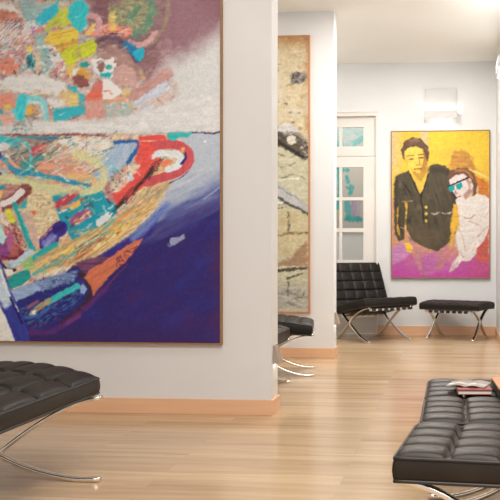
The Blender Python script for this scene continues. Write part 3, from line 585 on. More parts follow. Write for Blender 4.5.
    p.poly([(24,214),(32,210),(42,240),(36,250)], (216,176,156), soft=2.5, rough=1.2); p.poly([(33,211),(38,211),(37,216)], (226,110,84), soft=1.2)
    p.stroke([(16,204),(22,218),(28,236),(35,251)], 5, (44,160,158), soft=0.9, rough=0.5); p.stroke([(19,206),(31,238)], 0.9, (110,206,200), soft=0.8)
    p.poly([(7,210),(12,209),(17,220),(15,224),(9,221)], (224,214,66), soft=1, rough=0.6); p.stroke([(0,206),(4,220),(10,226)], 4, (236,216,200), soft=1.6, rough=0.8); p.stroke([(-2,196),(0,214)], 4, (232,150,120), soft=2)
    p.poly([(5,228),(14,224),(22,232),(28,248),(24,256),(10,262),(2,262)], (196,104,92), soft=2, rough=1.6, tex=0.2); p.speck([(6,226),(18,224),(28,246),(22,254)], [(120,40,50),(236,180,140),(90,40,50),(240,222,200)], 90, (0.5,1.2), 51, ang=50, el=2)
    p.poly([(-10,240),(6,240),(13,248),(10,262),(-10,262)], (142,74,132), soft=2, rough=1.2, tex=0.12); p.poly([(8,234),(14,234),(16,250),(10,252)], (190,100,140), soft=2, rough=1); p.stroke([(4,258),(16,260),(26,254)], 3, (124,40,60), soft=1.4, rough=0.8)
    p.poly([(-6,226),(2,224),(8,238),(4,246),(-6,240)], (190,222,222), soft=1.6, rough=1); p.stroke([(0,262),(6,270),(16,272)], 4, (70,30,40), soft=1.4, rough=0.8)
    p.stroke([(12,267),(20,263),(32,254)], 7, (196,204,208), soft=0.9, rough=0.4, tex=0.03); p.poly([(8,264),(13,266),(13,270),(8,270)], (160,176,190), soft=1.2); p.poly([(5,271),(14,271),(14,276),(9,278)], (240,228,206), soft=1.2, rough=0.7); p.poly([(-6,268),(5,270),(8,278),(2,282),(-6,282)], (236,190,120), soft=2, rough=1)
    # indigo and lilac pill
    p.stroke([(48,245),(56,236),(63,229)], 15, (66,50,134), soft=1.2, rough=0.6, tex=0.12); p.stroke([(48,245),(56,238)], 8, (150,150,200), soft=4, rough=0.8, dry=0.3); p.stroke([(58,231),(65,227)], 6, (52,34,112), soft=2.5); p.stroke([(44,240),(54,229)], 1.2, (220,130,100), soft=1)
    # hull stripes
    p.stroke([(34,262),(48,252),(58,246)], 6, (52,168,160), soft=1.4, rough=0.9); p.poly([(28,270),(34,262),(60,250),(90,232),(114,222),(132,212),(158,200),(160,206),(138,230),(112,249),(90,262),(70,268),(40,276)], (216,172,110), soft=3, rough=1.6, tex=0.2, ang=-33, tscale=1.3, alpha=0.85)
    for (x0,y0,x1,y1,w,c) in ((36,276,80,254,3,(104,176,160)),(44,270,112,232,2.4,(96,170,160)),(62,258,74,250,6,(240,200,110)),(80,254,108,238,3,(150,110,80)),(82,246,100,236,6,(226,204,150)),(72,264,120,236,2,(198,120,84)),(110,240,130,224,6,(242,196,92)),(78,262,124,232,1,(170,90,60)),(128,222,136,216,6,(222,180,130)),(98,250,118,236,3,(236,206,140)),(34,272,50,264,4,(226,190,120)),(106,230,118,220,3,(120,180,160)),(82,248,104,234,1,(120,70,50)),(116,226,136,210,2,(230,150,80))):
        p.stroke([(x0,y0),(x1,y1)], w, c, soft=1.3, rough=0.8, dry=0.2, smooth=False)
    p.speck([(40,268),(100,240),(140,214),(128,228),(90,256),(60,270)], [(236,210,150),(170,100,70),(110,160,150),(206,140,90)], 150, (0.4,1.0), 55, ang=-33, el=2.5)
    p.poly([(22,264),(34,258),(36,268),(28,274)], (150,190,120), soft=3, rough=1.4, dry=0.3)
    # under the hull: teal block, blue-grey slab, navy mass
    p.poly([(6,284),(16,276),(28,271),(32,273),(33,280),(24,287),(12,292),(8,291)], (40,152,142), soft=1.1, rough=0.5)
    p.poly([(84,268),(112,252),(142,233),(160,214),(168,206),(154,236),(122,258),(98,272)], (58,44,122), soft=3, rough=1); p.stroke([(136,240),(152,226),(170,206)], 6, (110,126,178), soft=6, rough=1)
    p.poly([(66,274),(84,262),(108,256),(112,262),(96,272),(80,280)], (110,64,92), soft=3, rough=1.6, tex=0.25)
    p.poly([(12,298),(30,290),(60,278),(80,268),(90,280),(92,296),(84,308),(66,320),(46,332),(32,338),(20,322)], (46,44,112), soft=2, rough=1.2, tex=0.15)
    p.speck([(20,312),(60,300),(86,284),(88,298),(60,320),(34,334)], [(60,110,160),(50,140,170),(36,30,80),(120,60,110)], 260, (0.4,1.0), 61, ang=-30, el=2)
    p.poly([(10,294),(24,288),(40,283),(52,280),(54,288),(36,296),(18,304)], (156,172,198), soft=1.6, rough=1, tex=0.08); p.poly([(36,284),(60,276),(80,272),(78,282),(58,290),(46,292)], (120,132,170), soft=2.4, rough=1.4, dry=0.3)
    p.speck([(36,282),(78,268),(78,284),(44,294)], [(44,40,96),(60,150,160),(180,190,206)], 90, (0.4,0.9), 63)
    p.stroke([(50,305),(64,297),(80,288)], 6.4, (62,186,178), soft=1.1, rough=0.8, dry=0.1); p.stroke([(34,316),(42,310),(52,303)], 5.5, (172,152,116), soft=1.4, rough=1, dry=0.15); p.poly([(33,314),(38,313),(38,318),(34,318)], (236,222,206), soft=1); p.stroke([(30,310),(40,304)], 3, (150,90,110), soft=2)
    p.stroke([(22,322),(40,318),(52,310)], 3, (60,110,170), soft=2, dry=0.5)
    # orange reflection
    p.stroke([(84,276),(90,282),(94,292),(90,304),(76,318),(66,324)], 6, (62,38,52), soft=3, rough=1)
    p.poly([(86,280),(92,272),(106,264),(122,252),(136,243),(145,240),(141,248),(128,264),(114,276),(104,288),(96,298),(94,290),(90,283)], (208,112,80), soft=1.4, rough=0.7, tex=0.08, ang=-38); p.speck([(118,260),(144,242),(138,252),(120,272)], [(120,50,60),(84,36,70)], 50, (0.4,1.0), 65)
    p.stroke([(94,306),(108,290),(130,266)], 1.6, (110,50,90), soft=1.6, dry=0.3); p.poly([(82,288),(86,286),(90,291),(87,297),(83,295)], (146,168,206), soft=1.2, rough=0.5)
    p.stroke([(26,336),(56,334),(86,312),(110,288)], 5, (92,44,104), soft=4, rough=1.4, dry=0.3); p.stroke([(70,326),(82,318)], 4, (110,54,110), soft=3)
    p.poly([(170,246),(174,240),(186,236),(187,240),(178,246),(172,248)], (150,150,172), soft=1.6, rough=0.8); p.stroke([(171,240),(172,246)], 1.2, (36,30,90), soft=1)
    # bottom left: cream ground, blue stripe with pale top
    p.poly([(-62,262),(-6,262),(4,288),(18,318),(24,345),(-62,345)], (232,221,206), soft=1.2, rough=0.3, tex=0.03)
    p.poly([(-4,262),(3,264),(12,292),(24,318),(33,345),(17,345),(8,322),(0,306),(-10,290)], (58,60,142), soft=1.2, rough=0.4, tex=0.12, ang=60)
    p.poly([(-6,264),(2,268),(10,292),(14,306),(6,312),(-8,290)], (196,204,216), soft=5, rough=1); p.stroke([(4,284),(10,296),(20,314)], 1.6, (226,226,224), soft=0.9, rough=0.4); p.stroke([(2,272),(8,290)], 2, (230,226,214), soft=1.2); p.stroke([(12,300),(24,326)], 2.2, (34,28,84), soft=1.2)
    # unseen left margin below
    for k in range(30):
        r = random.Random(100+k); x = r.uniform(-62,-8); y = r.uniform(138,262); a = r.uniform(-0.9,-0.4); L = r.uniform(6,18)
        p.stroke([(x,y),(x+L*math.cos(a),y+L*math.sin(a))], r.uniform(3,9), r.choice([(44,150,170),(214,80,80),(236,196,110),(228,220,214),(90,60,120),(222,150,120)]), rough=1, dry=0.25)
    # overall weave and grain
    p.warp(0.6, -30, np.where((gy > 134)&((gx > 140)|(gy > 262)|((gx-171)*0.62+(gy-184)*0.78 > -14)), 0.22, 1.0))
    p.P *= (1+0.045*p.noise(1.6,1.4)[...,None])
    return p

def weathered_painting():
    p = Paint(172, 35, 310, 313, 0.8, 71); gx, gy = p.gx, p.gy
    p.P[:] = np.array((212,192,150))/255
    p.wash(np.clip(0.5+p.noise(9,7),0,1)*0.7, (224,206,166)); p.wash(np.clip(p.noise(6,5)*1.3-0.2,0,1)*0.6, (186,160,112)); p.wash(np.clip(p.noise(3,2)*1.5-0.6,0,1)*0.5, (150,126,96))
    e = np.clip((52-gy)/18+p.noise(8,5)*0.3,0,1); p.wash(e*0.75, (178,122,66)); p.wash(np.clip((gx-303)/7+p.noise(4,8)*0.25,0,1)*0.45*(gy < 130), (184,120,70))
    p.wash(np.clip((gy-64)/20,0,1)*np.clip((130-gy)/20,0,1)*np.clip(p.noise(10,8)+0.3,0,1)*0.6, (222,212,190))
    # pale green lower field
    lo = np.clip((gy-140)/10,0,1); p.wash(lo*0.8, (208,202,166)); p.wash(lo*np.clip(p.noise(9,4)*1.3,0,1)*0.6, (186,182,142)); p.wash(lo*np.clip(p.noise(7,2.5,20)*1.4-0.3,0,1)*0.7, (226,222,200))
    p.wash(np.clip((gy-205)/10,0,1)*np.clip((262-gy)/10,0,1)*0.6, (216,198,150)); p.wash(np.clip((gy-205)/10,0,1)*np.clip((270-gy)/10,0,1)*np.clip(p.noise(8,6)*1.3,0,1)*0.5, (190,162,112))
    for (c, w, pts) in (((120,112,96),1,[(278,152),(290,156),(300,153),(309,158)]),((110,106,88),1,[(279,168),(288,166),(296,162)]),((130,124,100),1.2,[(282,178),(294,174),(306,178)]),((240,236,220),1.4,[(280,180),(300,178)]),((150,146,120),1,[(276,160),(286,172)]),((120,112,92),1.6,[(289,213),(290,234)]),((140,110,76),1.8,[(276,236),(290,234),(309,233)]),((120,110,96),1.2,[(278,206),(286,203),(292,204)]),((236,232,222),2.4,[(276,204),(284,202)]),((90,86,76),1.2,[(276,209),(286,207)])):
        p.stroke(pts, w, c, soft=1, rough=0.6, dry=0.2)
    p.poly([(255,170),(278,182),(310,205),(310,214),(298,210),(278,196),(255,188)], (192,188,180), soft=1, rough=0.5, tex=0.08, ang=35); p.stroke([(262,190),(278,197),(296,207),(309,214)], 2.6, (84,80,70), soft=1, rough=0.5); p.stroke([(278,186),(300,200)], 1, (150,148,140), soft=1)
    # dark patches
    p.poly([(292,73),(302,70),(308,70),(307,80),(300,83),(293,84),(291,80)], (132,122,112), soft=1.5, rough=1.6, tex=0.2); p.speck([(292,71),(306,71),(305,80),(292,82)], [(40,36,32),(70,64,58),(190,178,160)], 36, (0.5,1.2), 75)
    for (x,y,r) in ((278,68,2),(287,103,1.4),(291,111,2),(294,121,1.8),(280,62,0.8),(285,46,0.6),(282,58,0.6),(300,112,1.2),(303,128,1.4)): p.blob(x,y,r,r*0.7,(92,78,62),soft=1.4,rough=0.9,alpha=0.8)
    # log
    p.poly([(255,128),(272,124),(284,126),(296,132),(304,138),(309,142),(310,158),(303,159),(296,152),(284,147),(255,142)], (92,82,68), soft=2.2, rough=1.6, tex=0.35, ang=20, tscale=0.8)
    p.poly([(278,128),(286,120),(294,124),(300,130),(292,134),(282,133)], (214,206,194), soft=1.6, rough=1.4); p.stroke([(284,133),(296,132),(308,140)], 2.4, (150,140,126), soft=1.2, rough=0.8); p.stroke([(276,140),(290,147),(304,157)], 3.4, (46,40,34), soft=2.4, rough=0.6)
    p.blob(293,139,5,4.6,(222,212,190),soft=1,rough=0.4); p.blob(293,139,2.6,2.4,(206,192,164),soft=1.2); p.speck([(298,138),(309,142),(308,156),(300,150)], [(214,206,194),(240,220,200),(120,110,100)], 26, (0.5,1.1), 77)
    # brown stain, beam, water
    p.poly([(278,266),(292,258),(300,248),(310,240),(310,268),(290,270)], (172,138,104), soft=3, rough=2.4, dry=0.2); p.poly([(255,270),(278,270.5),(309,267.5),(309,270.5),(278,273.5),(255,274)], (86,80,64), soft=0.9, rough=0.5, tex=0.15); p.stroke([(278,269),(309,266.5)], 0.8, (224,216,190), soft=0.8)
    p.stroke([(288,279),(304,275)], 1.4, (84,78,64), soft=0.9, rough=0.6)
    wt = np.clip((gy-280)/16,0,1); p.wash(wt*0.7, (176,170,156)); p.wash(wt*np.clip(p.noise(6,2.2)*1.4-0.1,0,1)*0.8, (122,118,110)); p.wash(wt*np.clip(p.noise(5,1.8)*1.4-0.2,0,1)*0.8, (226,222,212))
    p.stroke([(296,300),(303,298),(306,291)], 1.2, (80,76,66), soft=0.9); p.stroke([(289,282),(289,298)], 1.2, (110,104,88), soft=1); p.wash(np.clip((gy-306)/5,0,1)*0.5, (214,202,176))
    p.warp(0.8, 20); p.P *= (1+0.06*p.noise(1.5,1.2)[...,None]); return p

def couple_painting():
    p = Paint(391, 131, 490, 278.5, 0.55, 91); gx, gy = p.gx, p.gy
    p.P[:] = np.array((238,200,62))/255
    p.wash(np.clip(p.noise(16,9)*1.1,0,1)*0.6, (226,180,74)); p.wash(np.clip(p.noise(5,12)*1.3-0.2,0,1)*0.5, (246,214,70)); p.wash(np.clip((gx-428)/12,0,1)*np.clip((150-gy)/14,0,1)*0.5, (240,206,50))
    p.wash(np.clip((404-gx)/10,0,1)*np.clip((190-gy)/30,0,1)*0.8, (222,196,142)); p.wash(np.clip((gx-418)/5,0,1)*np.clip((430-gx)/4,0,1)*np.clip((164-gy)/12,0,1)*0.8, (214,196,160))
    p.wash(np.clip((gy-160)/30,0,1)*np.clip((gx-470)/10,0,1)*0.7, (224,170,70))
    p.poly([(450,164),(456,150),(466,150),(474,160),(478,172),(468,170),(452,172)], (196,138,62), soft=5, rough=2.5, dry=0.2); p.poly([(474,176),(490,182),(490,200),(480,196)], (206,120,48), soft=3, rough=2, dry=0.2); p.stroke([(470,170),(490,178)], 2, (240,214,120), soft=1.4)
    p.wash(np.clip((gy-214+p.noise(10,6)*8)/22,0,1)*0.85, (208,152,124))
    # magenta ground rising from below
    mg = np.clip((gy-248+p.noise(14,6,-20)*7)/18,0,1); p.wash(mg, (196,92,158)); p.wash(mg*np.clip(p.noise(16,4,-25)*1.2,0,1)*0.55, (214,132,186)); p.wash(np.clip((gy-268)/10,0,1)*0.8, (206,74,160)); p.wash(np.clip((gy-250)/14,0,1)*np.clip((gx-462)/18,0,1)*0.6, (206,84,120))
    p.poly([(391,244),(404,244),(412,252),(400,262),(391,266)], (206,140,178), soft=3, rough=1.4); p.poly([(391,196),(398,200),(398,244),(391,248)], (206,150,110), soft=3, rough=1.2)
    # man: legs, coat
    p.poly([(408,236),(424,252),(430,268),(428,276),(420,276),(416,262),(406,246)], (204,140,134), soft=3, rough=0.8); p.poly([(432,252),(448,240),(450,258),(440,272),(432,270)], (200,132,130), soft=3, rough=0.8)
    p.poly([(420,258),(434,254),(440,262),(432,276),(422,274)], (196,112,160), soft=4, rough=1)
    coat = [(401,173),(408,170),(411,176),(420,196),(429,172),(430,165),(438,164),(446,166),(452,172),(456,184),(458,200),(458,222),(456,234),(448,244),(438,252),(430,250),(420,246),(412,240),(406,230),(405,212),(404,224),(404,240),(398,242),(394,234),(393,214),(393,184),(395,176)]
    p.poly(coat, (84,75,54), soft=1.4, rough=0.5, tex=0.13, tscale=2.4, ang=70)
    for k in range(26):
        r = random.Random(k+7); x = r.uniform(396,452); y = r.uniform(176,240)
        p.poly([(x,y),(x+4,y-1),(x+5,y+4),(x+1,y+5)], r.choice([(108,98,68),(92,92,62),(56,48,38),(122,108,78),(70,72,52)]), soft=4, rough=1.6, alpha=0.55)
    p.stroke([(430,170),(446,172),(454,184),(456,206)], 6, (60,53,42), soft=6, alpha=0.6, rough=1); p.stroke([(396,178),(395,200),(400,234)], 3, (58,50,38), soft=4, alpha=0.7)
    p.poly([(408,226),(430,228),(446,236),(436,250),(422,246),(412,238)], (104,88,62), soft=5, rough=1.6, alpha=0.6)
    p.poly([(396,208),(398,206),(397,224),(400,238),(396,232)], (206,160,50), soft=1.2); p.poly([(404,200),(407,204),(406,226),(405,214)], (222,176,60), soft=1)
    p.poly([(411,174),(419,172),(424,186),(421,196)], (238,196,76), soft=1, rough=0.3); p.stroke([(410,175),(415,186),(421,197)], 1.4, (36,30,24), soft=0.8); p.stroke([(428,174),(424,188),(421,197),(424,222)], 1.3, (36,30,24), soft=0.8); p.stroke([(402,182),(412,196)], 1, (44,38,28), soft=1)
    p.stroke([(402,202),(412,201)], 1.4, (150,126,76), soft=1)
    for y in (207.5,214,221): p.blob(426.2,y,1.5,1.5,(236,200,72),soft=0.8,rough=0.1)
    for k in range(12): p.stroke([(432+k*2.0,214+math.sin(k)*1.2),(434+k*2.0,213.4+math.cos(k))], 0.9, (206,196,170), soft=0.7, alpha=0.8)
    p.poly([(452,172),(458,186),(458,206),(454,196)], (52,44,36), soft=1.6)
    p.poly([(403,243),(409,243),(413,249),(411,254),(406,252)], (240,196,64), soft=1, rough=0.4); p.stroke([(411,251),(414,254)], 1.6, (222,160,90), soft=1); p.stroke([(400,228),(406,230)], 1.0, (190,170,130), soft=0.9)
    # man: head
    p.poly([(410,168),(416,176),(424,174),(428,166),(426,160),(412,160)], (214,164,56), soft=1.2, rough=0.3)
    p.poly([(403,150),(408,144),(418,143),(425,148),(427,156),(425,166),(421,173),(416,174),(410,168),(405,160)], (246,212,84), soft=1.0, rough=0.2, tex=0.03)
    p.poly([(422,148),(427,150),(428,158),(426,168),(420,174),(420,169),(423.5,160)], (182,128,54), soft=2.2, rough=0.3); p.poly([(411,170),(420,174),(425,168),(426,174),(421,182),(414,176)], (186,138,52), soft=1.8, alpha=0.8)
    p.poly([(402,158),(400,149),(404,140),(413,136.6),(421,138.4),(428,146),(429,154),(427,162),(425,156),(423,149),(416,146),(408,147),(404,150),(404,160)], (104,76,54), soft=1, rough=0.6, tex=0.18, ang=50)
    p.poly([(408,139),(416,137),(420,141),(410,144)], (150,118,86), soft=2.5, alpha=0.6)
    p.poly([(404,152),(408,158),(407,166),(404,160)], (226,184,66), soft=2, alpha=0.7)
    for (x,y) in ((410.5,158.8),(420.6,157.6)):
        p.blob(x,y,2.4,1.1,(206,160,70),soft=1.6,rough=0.1,alpha=0.8); p.stroke([(x-1.6,y),(x+1.5,y-0.1)], 1.2, (70,50,38), soft=0.9, alpha=0.95)
    p.stroke([(407,155.6),(413,155)], 1.2, (110,78,46), soft=1.1, alpha=0.9); p.stroke([(417.6,154.6),(423.6,153.8)], 1.3, (100,70,42), soft=1.1, alpha=0.9)
    p.stroke([(418.4,157),(419.6,162),(419.2,164.6)], 1.3, (184,134,54), soft=1.3, alpha=0.9); p.stroke([(415.4,165.4),(419.4,165)], 0.8, (176,124,52), soft=1, alpha=0.85)
    p.stroke([(414,169),(417.4,168.7),(421,168.4)], 1.3, (150,78,52), soft=0.9, alpha=0.95); p.stroke([(415.6,171.2),(419.4,170.8)], 0.8, (214,166,66), soft=1.2, alpha=0.8)
    # woman: plain pale torso, arm across, head
    p.poly([(456,200),(460,196),(470,198),(478,194),(486,196),(490,200),(490,256),(480,252),(470,262),(462,262),(456,246),(456,236),(460,226),(458,212)], (232,223,201), soft=1.2, rough=0.3, tex=0.03)
    p.poly([(454,204),(458,206),(460,222),(456,232),(454,240),(451,250),(451,226)], (230,180,60), soft=2, rough=0.8); p.poly([(478,240),(490,226),(490,262),(478,262)], (206,100,84), soft=3, rough=1.4)
    p.stroke([(488,202),(488,222),(483,238),(472,250),(462,258),(455,266)], 6.5, (236,225,204), soft=1.2, rough=0.3); p.stroke([(458,228),(464,240),(466,252)], 1.3, (196,160,134), soft=1.6, alpha=0.6); p.stroke([(456,236),(458,250),(464,258)], 1.1, (186,146,122), soft=1.6, alpha=0.7)
    p.stroke([(464,218),(470,219),(476,215)], 1.2, (176,134,104), soft=1.4, alpha=0.8); p.stroke([(470,222),(480,226)], 0.9, (190,150,124), soft=1.2, alpha=0.7); p.stroke([(478,238),(488,228)], 1.2, (190,150,126), soft=1.6, alpha=0.6)
    for k in range(4): p.stroke([(458-k*1.6,264+k*0.3),(454-k*1.2,270+k*0.8)], 1.8, (230,190,180), soft=1)
    p.poly([(462,192),(470,198),(480,190),(478,184)], (214,190,170), soft=1.2)
    p.poly([(449,180),(454,172),(464,170),(472,176),(475,186),(470,196),(464,201),(457,198),(452,190)], (232,216,200), soft=1, rough=0.2, tex=0.03)
    p.poly([(466,178),(474,182),(474,192),(466,200),(464,196),(470,188)], (182,146,122), soft=2, rough=0.4)
    p.poly([(447,178),(450,172),(458,168),(468,168),(475,174),(478,184),(477,194),(473,197),(474,188),(472,180),(464,174),(455,176),(449,181)], (116,80,56), soft=1.4, rough=0.4, tex=0.12); p.stroke([(456,171),(466,171),(473,178)], 2.4, (196,126,66), soft=1.6, alpha=0.8)
    p.stroke([(449,186.5),(456,183.5),(463,180.5),(469,178)], 1.4, (34,30,30), soft=0.8)
    p.poly([(449.2,187),(454.6,185.6),(455,190),(451.6,192.4),(449.6,190.6)], (30,160,150), soft=0.8, rough=0.1); p.poly([(456,185),(462.6,182.4),(463,187),(460,190.2),(457,189)], (28,164,154), soft=0.8, rough=0.1)
    p.poly([(470,184),(473,182.6),(474,187),(472,190)], (226,204,184), soft=0.8); p.stroke([(456.4,190),(455.6,193.4),(457.4,194)], 1, (170,130,110), soft=0.8); p.stroke([(457,198),(460.6,196.6)], 1.2, (150,80,70), soft=0.8)
    p.warp(0.3, 60); p.P *= (1+0.05*p.noise(2.0,1.6)[...,None]); return p

def pane_reflection_paint():  # reflections in the door panes, painted as strokes on an added canvas
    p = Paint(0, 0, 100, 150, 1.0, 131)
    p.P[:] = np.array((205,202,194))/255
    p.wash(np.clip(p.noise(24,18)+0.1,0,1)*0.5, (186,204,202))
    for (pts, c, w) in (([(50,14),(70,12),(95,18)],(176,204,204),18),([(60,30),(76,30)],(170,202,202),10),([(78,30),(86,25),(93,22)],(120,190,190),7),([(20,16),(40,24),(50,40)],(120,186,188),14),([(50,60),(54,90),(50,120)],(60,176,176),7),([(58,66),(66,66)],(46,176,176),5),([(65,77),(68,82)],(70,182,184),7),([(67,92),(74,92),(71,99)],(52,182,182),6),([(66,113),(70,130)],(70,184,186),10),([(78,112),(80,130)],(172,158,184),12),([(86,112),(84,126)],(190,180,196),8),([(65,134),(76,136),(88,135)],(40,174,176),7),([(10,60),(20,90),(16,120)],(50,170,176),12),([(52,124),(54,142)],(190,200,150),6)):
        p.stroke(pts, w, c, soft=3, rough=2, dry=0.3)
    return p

def hang(name_label, paint, X0, X1, Yf, Z0, Z1, t, m, gain=1.0, group='paintings on the gallery walls'):
    """canvas with its front at Yf, wall behind"""
    o = thing('painting', name_label, 'painting', ((X0+X1)/2, Yf, Z0), 0, group)
    c = paint.build('canvas', o, X0-(X0+X1)/2, X1-(X0+X1)/2, 0, 0, Z1-Z0, gain)
    frame_strips(o, X0-(X0+X1)/2, X1-(X0+X1)/2, -0.006, 0.026, 0, Z1-Z0, t, m)
    return o


# ------------------------------------------------------------------ the room
ZC = 3.37; XE = -1.142
def slab(name, m, *a): return struct(obj(name, bx(*a), m))
slab('floor', M['floor'], -4.6, 4.2, -3.0, 13.2, -0.1, 0.0)
slab('ceiling', M['ceiling'], -4.6, 4.2, -3.0, 13.2, ZC, ZC+0.12)
slab('wall_left', M['wall'], -4.75, -4.6, -3.0, 13.2, 0, ZC)
slab('wall_front', M['wall'], -4.6, XE, 5.32, 5.51, 0, ZC)
slab('wall_middle', M['wall'], -4.6, XE, 8.18, 8.36, 0, ZC)
slab('wall_right', M['wall'], 0.54, 0.70, 5.2, 13.2, 0, ZC)
slab('wall_side', M['wall'], 0.70, 4.2, 5.2, 5.35, 0, ZC)
slab('wall_light_block', M['wall'], 4.2, 4.35, -3.0, 5.35, 0, ZC)  # unseen wall added to shut out world light from the right
slab('wall_far', M['wall'], -4.6, 0.54, 12.6, 12.75, 0, ZC)
DX0, DX1, DZ = -1.86, -0.94, 2.712          # door opening in the back wall
b = bx(-4.6, DX0, 10.52, 10.66, 0, ZC); box(b, DX1, 0.54, 10.52, 10.66, 0, ZC); box(b, DX0, DX1, 10.52, 10.66, DZ, ZC)
struct(obj('wall_back', b, M['wall']))
# baseboards
def bb(name, *a): return struct(obj(name, bx(*a, bevel=0.002), M['base']))
bb('baseboard_front', -4.6, XE+0.013, 5.307, 5.32, 0, 0.098); bb('baseboard_front_end', XE, XE+0.013, 5.32, 5.523, 0, 0.098)
bb('baseboard_middle', -4.6, XE+0.013, 8.167, 8.18, 0, 0.098); bb('baseboard_middle_end', XE, XE+0.013, 8.18, 8.373, 0, 0.098)
bb('baseboard_back', DX1+0.022, 0.54, 10.507, 10.52, 0, 0.112)
bb('baseboard_right', 0.527, 0.54, 5.2, 10.507, 0, 0.098)
# door casing
b = bx(DX1, DX1+0.022, 10.485, 10.52, 0, DZ); box(b, DX0-0.06, DX0, 10.485, 10.52, 0, DZ); box(b, DX0-0.06, DX1+0.022, 10.48, 10.52, DZ, DZ+0.045); box(b, DX0-0.07, DX1+0.03, 10.47, 10.52, DZ+0.045, DZ+0.062)
struct(obj('trim_1', b, M['white']))
# glazed door: transom light above, paned leaf below
D = thing('door_1', 'x', 'door', (0,0,0)); del D['label']; del D['category']; D['kind'] = 'structure'
ya, yb = 10.535, 10.585
def bars(name, rects):
    b = bmesh.new()
    for (x0,x1,z0,z1) in rects:
        e = 0.003 if (x0,x1) == (mu0,mu1) else 0.0
        box(b, x0, x1, ya+e, yb-e, z0, z1)
    return obj(name, b, M['white'], D)
gx0, gx1, mu0, mu1 = -1.70, -1.10, -1.403, -1.366
bars('transom_frame', [(DX0,gx0,2.222,DZ),(gx1,DX1,2.222,DZ),(gx0,gx1,2.581,DZ),(gx0,gx1,2.222,2.342),(mu0,mu1,2.342,2.581)])
bars('door_leaf', [(DX0,gx0,0.01,2.212),(gx1,DX1,0.01,2.212),(gx0,gx1,2.083,2.212),(gx0,gx1,1.671,1.708),(gx0,gx1,1.274,1.323),(gx0,gx1,0.86,0.926),(gx0,gx1,0.01,0.15),(mu0,mu1,0.926,2.083),(gx0,gx1,0.15,0.86)])
for (z0,z1) in ((2.342,2.581),(1.708,2.083),(1.323,1.671),(0.926,1.274)):
    for (x0,x1) in ((gx0,mu0),(mu1,gx1)): obj('glass_pane', bx(x0,x1,10.556,10.564,z0,z1), M['glass'], D)
b = bmesh.new(); tube(b, [(DX0+0.08,10.53,1.0),(DX0+0.08,10.49,1.0),(DX0+0.20,10.485,1.0)], 0.009); obj('door_handle', b, M['chrome'], D, True)

# ------------------------------------------------------------------ paintings
hang('huge abstract painting of turquoise, red and navy strokes on the nearest wall', abstract_painting(), -3.347, -1.467, 5.292, 0.458, 3.139, 0.011, M['frame'], (1.12,1.27,1.42))
hang('tall beige weathered-surface painting with a dark log, half hidden behind the nearest wall', weathered_painting(), -2.70, -1.388, 8.152, 0.452, 3.118, 0.016, M['frame_orange'], (0.9,0.93,1.02))
hang('yellow and magenta painting of man in dark coat and woman in teal sunglasses', couple_painting(), -0.740, 0.452, 10.492, 0.713, 2.510, 0.012, M['frame'], (0.86,0.86,1.0))
hang('added pale canvas behind the glazed door, teal and violet strokes painted as reflections in its panes', pane_reflection_paint(), -2.15, -1.25, 12.572, 1.35, 2.95, 0.012, M['white'], (0.88,0.82,0.80))

# ------------------------------------------------------------------ lamps
def sconce(label, loc, rz):
    t = thing('wall_sconce', label, 'lamp', loc, rz, 'plate wall lamps lighting up and down')     # local: x along the wall, -y out of it
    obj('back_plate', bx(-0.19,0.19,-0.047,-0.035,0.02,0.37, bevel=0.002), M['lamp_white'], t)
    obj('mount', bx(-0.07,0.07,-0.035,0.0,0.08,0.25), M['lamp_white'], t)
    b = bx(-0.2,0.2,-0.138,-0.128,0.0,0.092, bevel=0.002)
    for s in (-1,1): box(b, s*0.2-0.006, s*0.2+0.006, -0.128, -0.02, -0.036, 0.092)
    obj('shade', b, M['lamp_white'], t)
    l = obj('light_tube', bx(-0.185,0.185,-0.105,-0.075,0.034,0.062, bevel=0.008), M['tube'], t)
    return t
sconce('white plate sconce glowing on back wall above the yellow couple painting', (-0.138,10.52,SCZ), 0)
sconce('white plate sconce on the right wall, edge-on at the right of frame', (0.54,SCY,SCZ), -PI/2)
def step_light(label, loc):
    t = thing('step_light', label, 'lamp', loc, 0, 'wedge step lamps on wall ends')      # on an end face, +x out of the wall
    b = bmesh.new()
    P = [(0,-0.05,0.115),(0.012,-0.05,0.115),(0.045,-0.06,0),(0,-0.06,0),(0,0.05,0.115),(0.012,0.05,0.115),(0.045,0.06,0),(0,0.06,0)]
    v = [b.verts.new(p) for p in P]
    for f in ((0,1,2,3),(4,7,6,5),(0,4,5,1),(1,5,6,2),(0,3,7,4)): b.faces.new([v[i] for i in f])
    bmesh.ops.recalc_face_normals(b, faces=b.faces[:])
    bmesh.ops.solidify(b, geom=b.faces[:], thickness=0.003)
    obj('shade', b, M['step'], t)
    obj('mount', bx(-0.004,0.005,-0.04,0.04,0.035,0.105), M['step'], t)
    obj('light_tube', bx(0.006,0.022,-0.035,0.035,0.03,0.045), M['step_tube'], t)
    return t
step_light('bronze wedge step lamp on the end of the nearest wall', (XE,5.415,0.322))
step_light('bronze wedge step lamp on the end of the middle wall beside the chair', (XE,8.27,0.322))

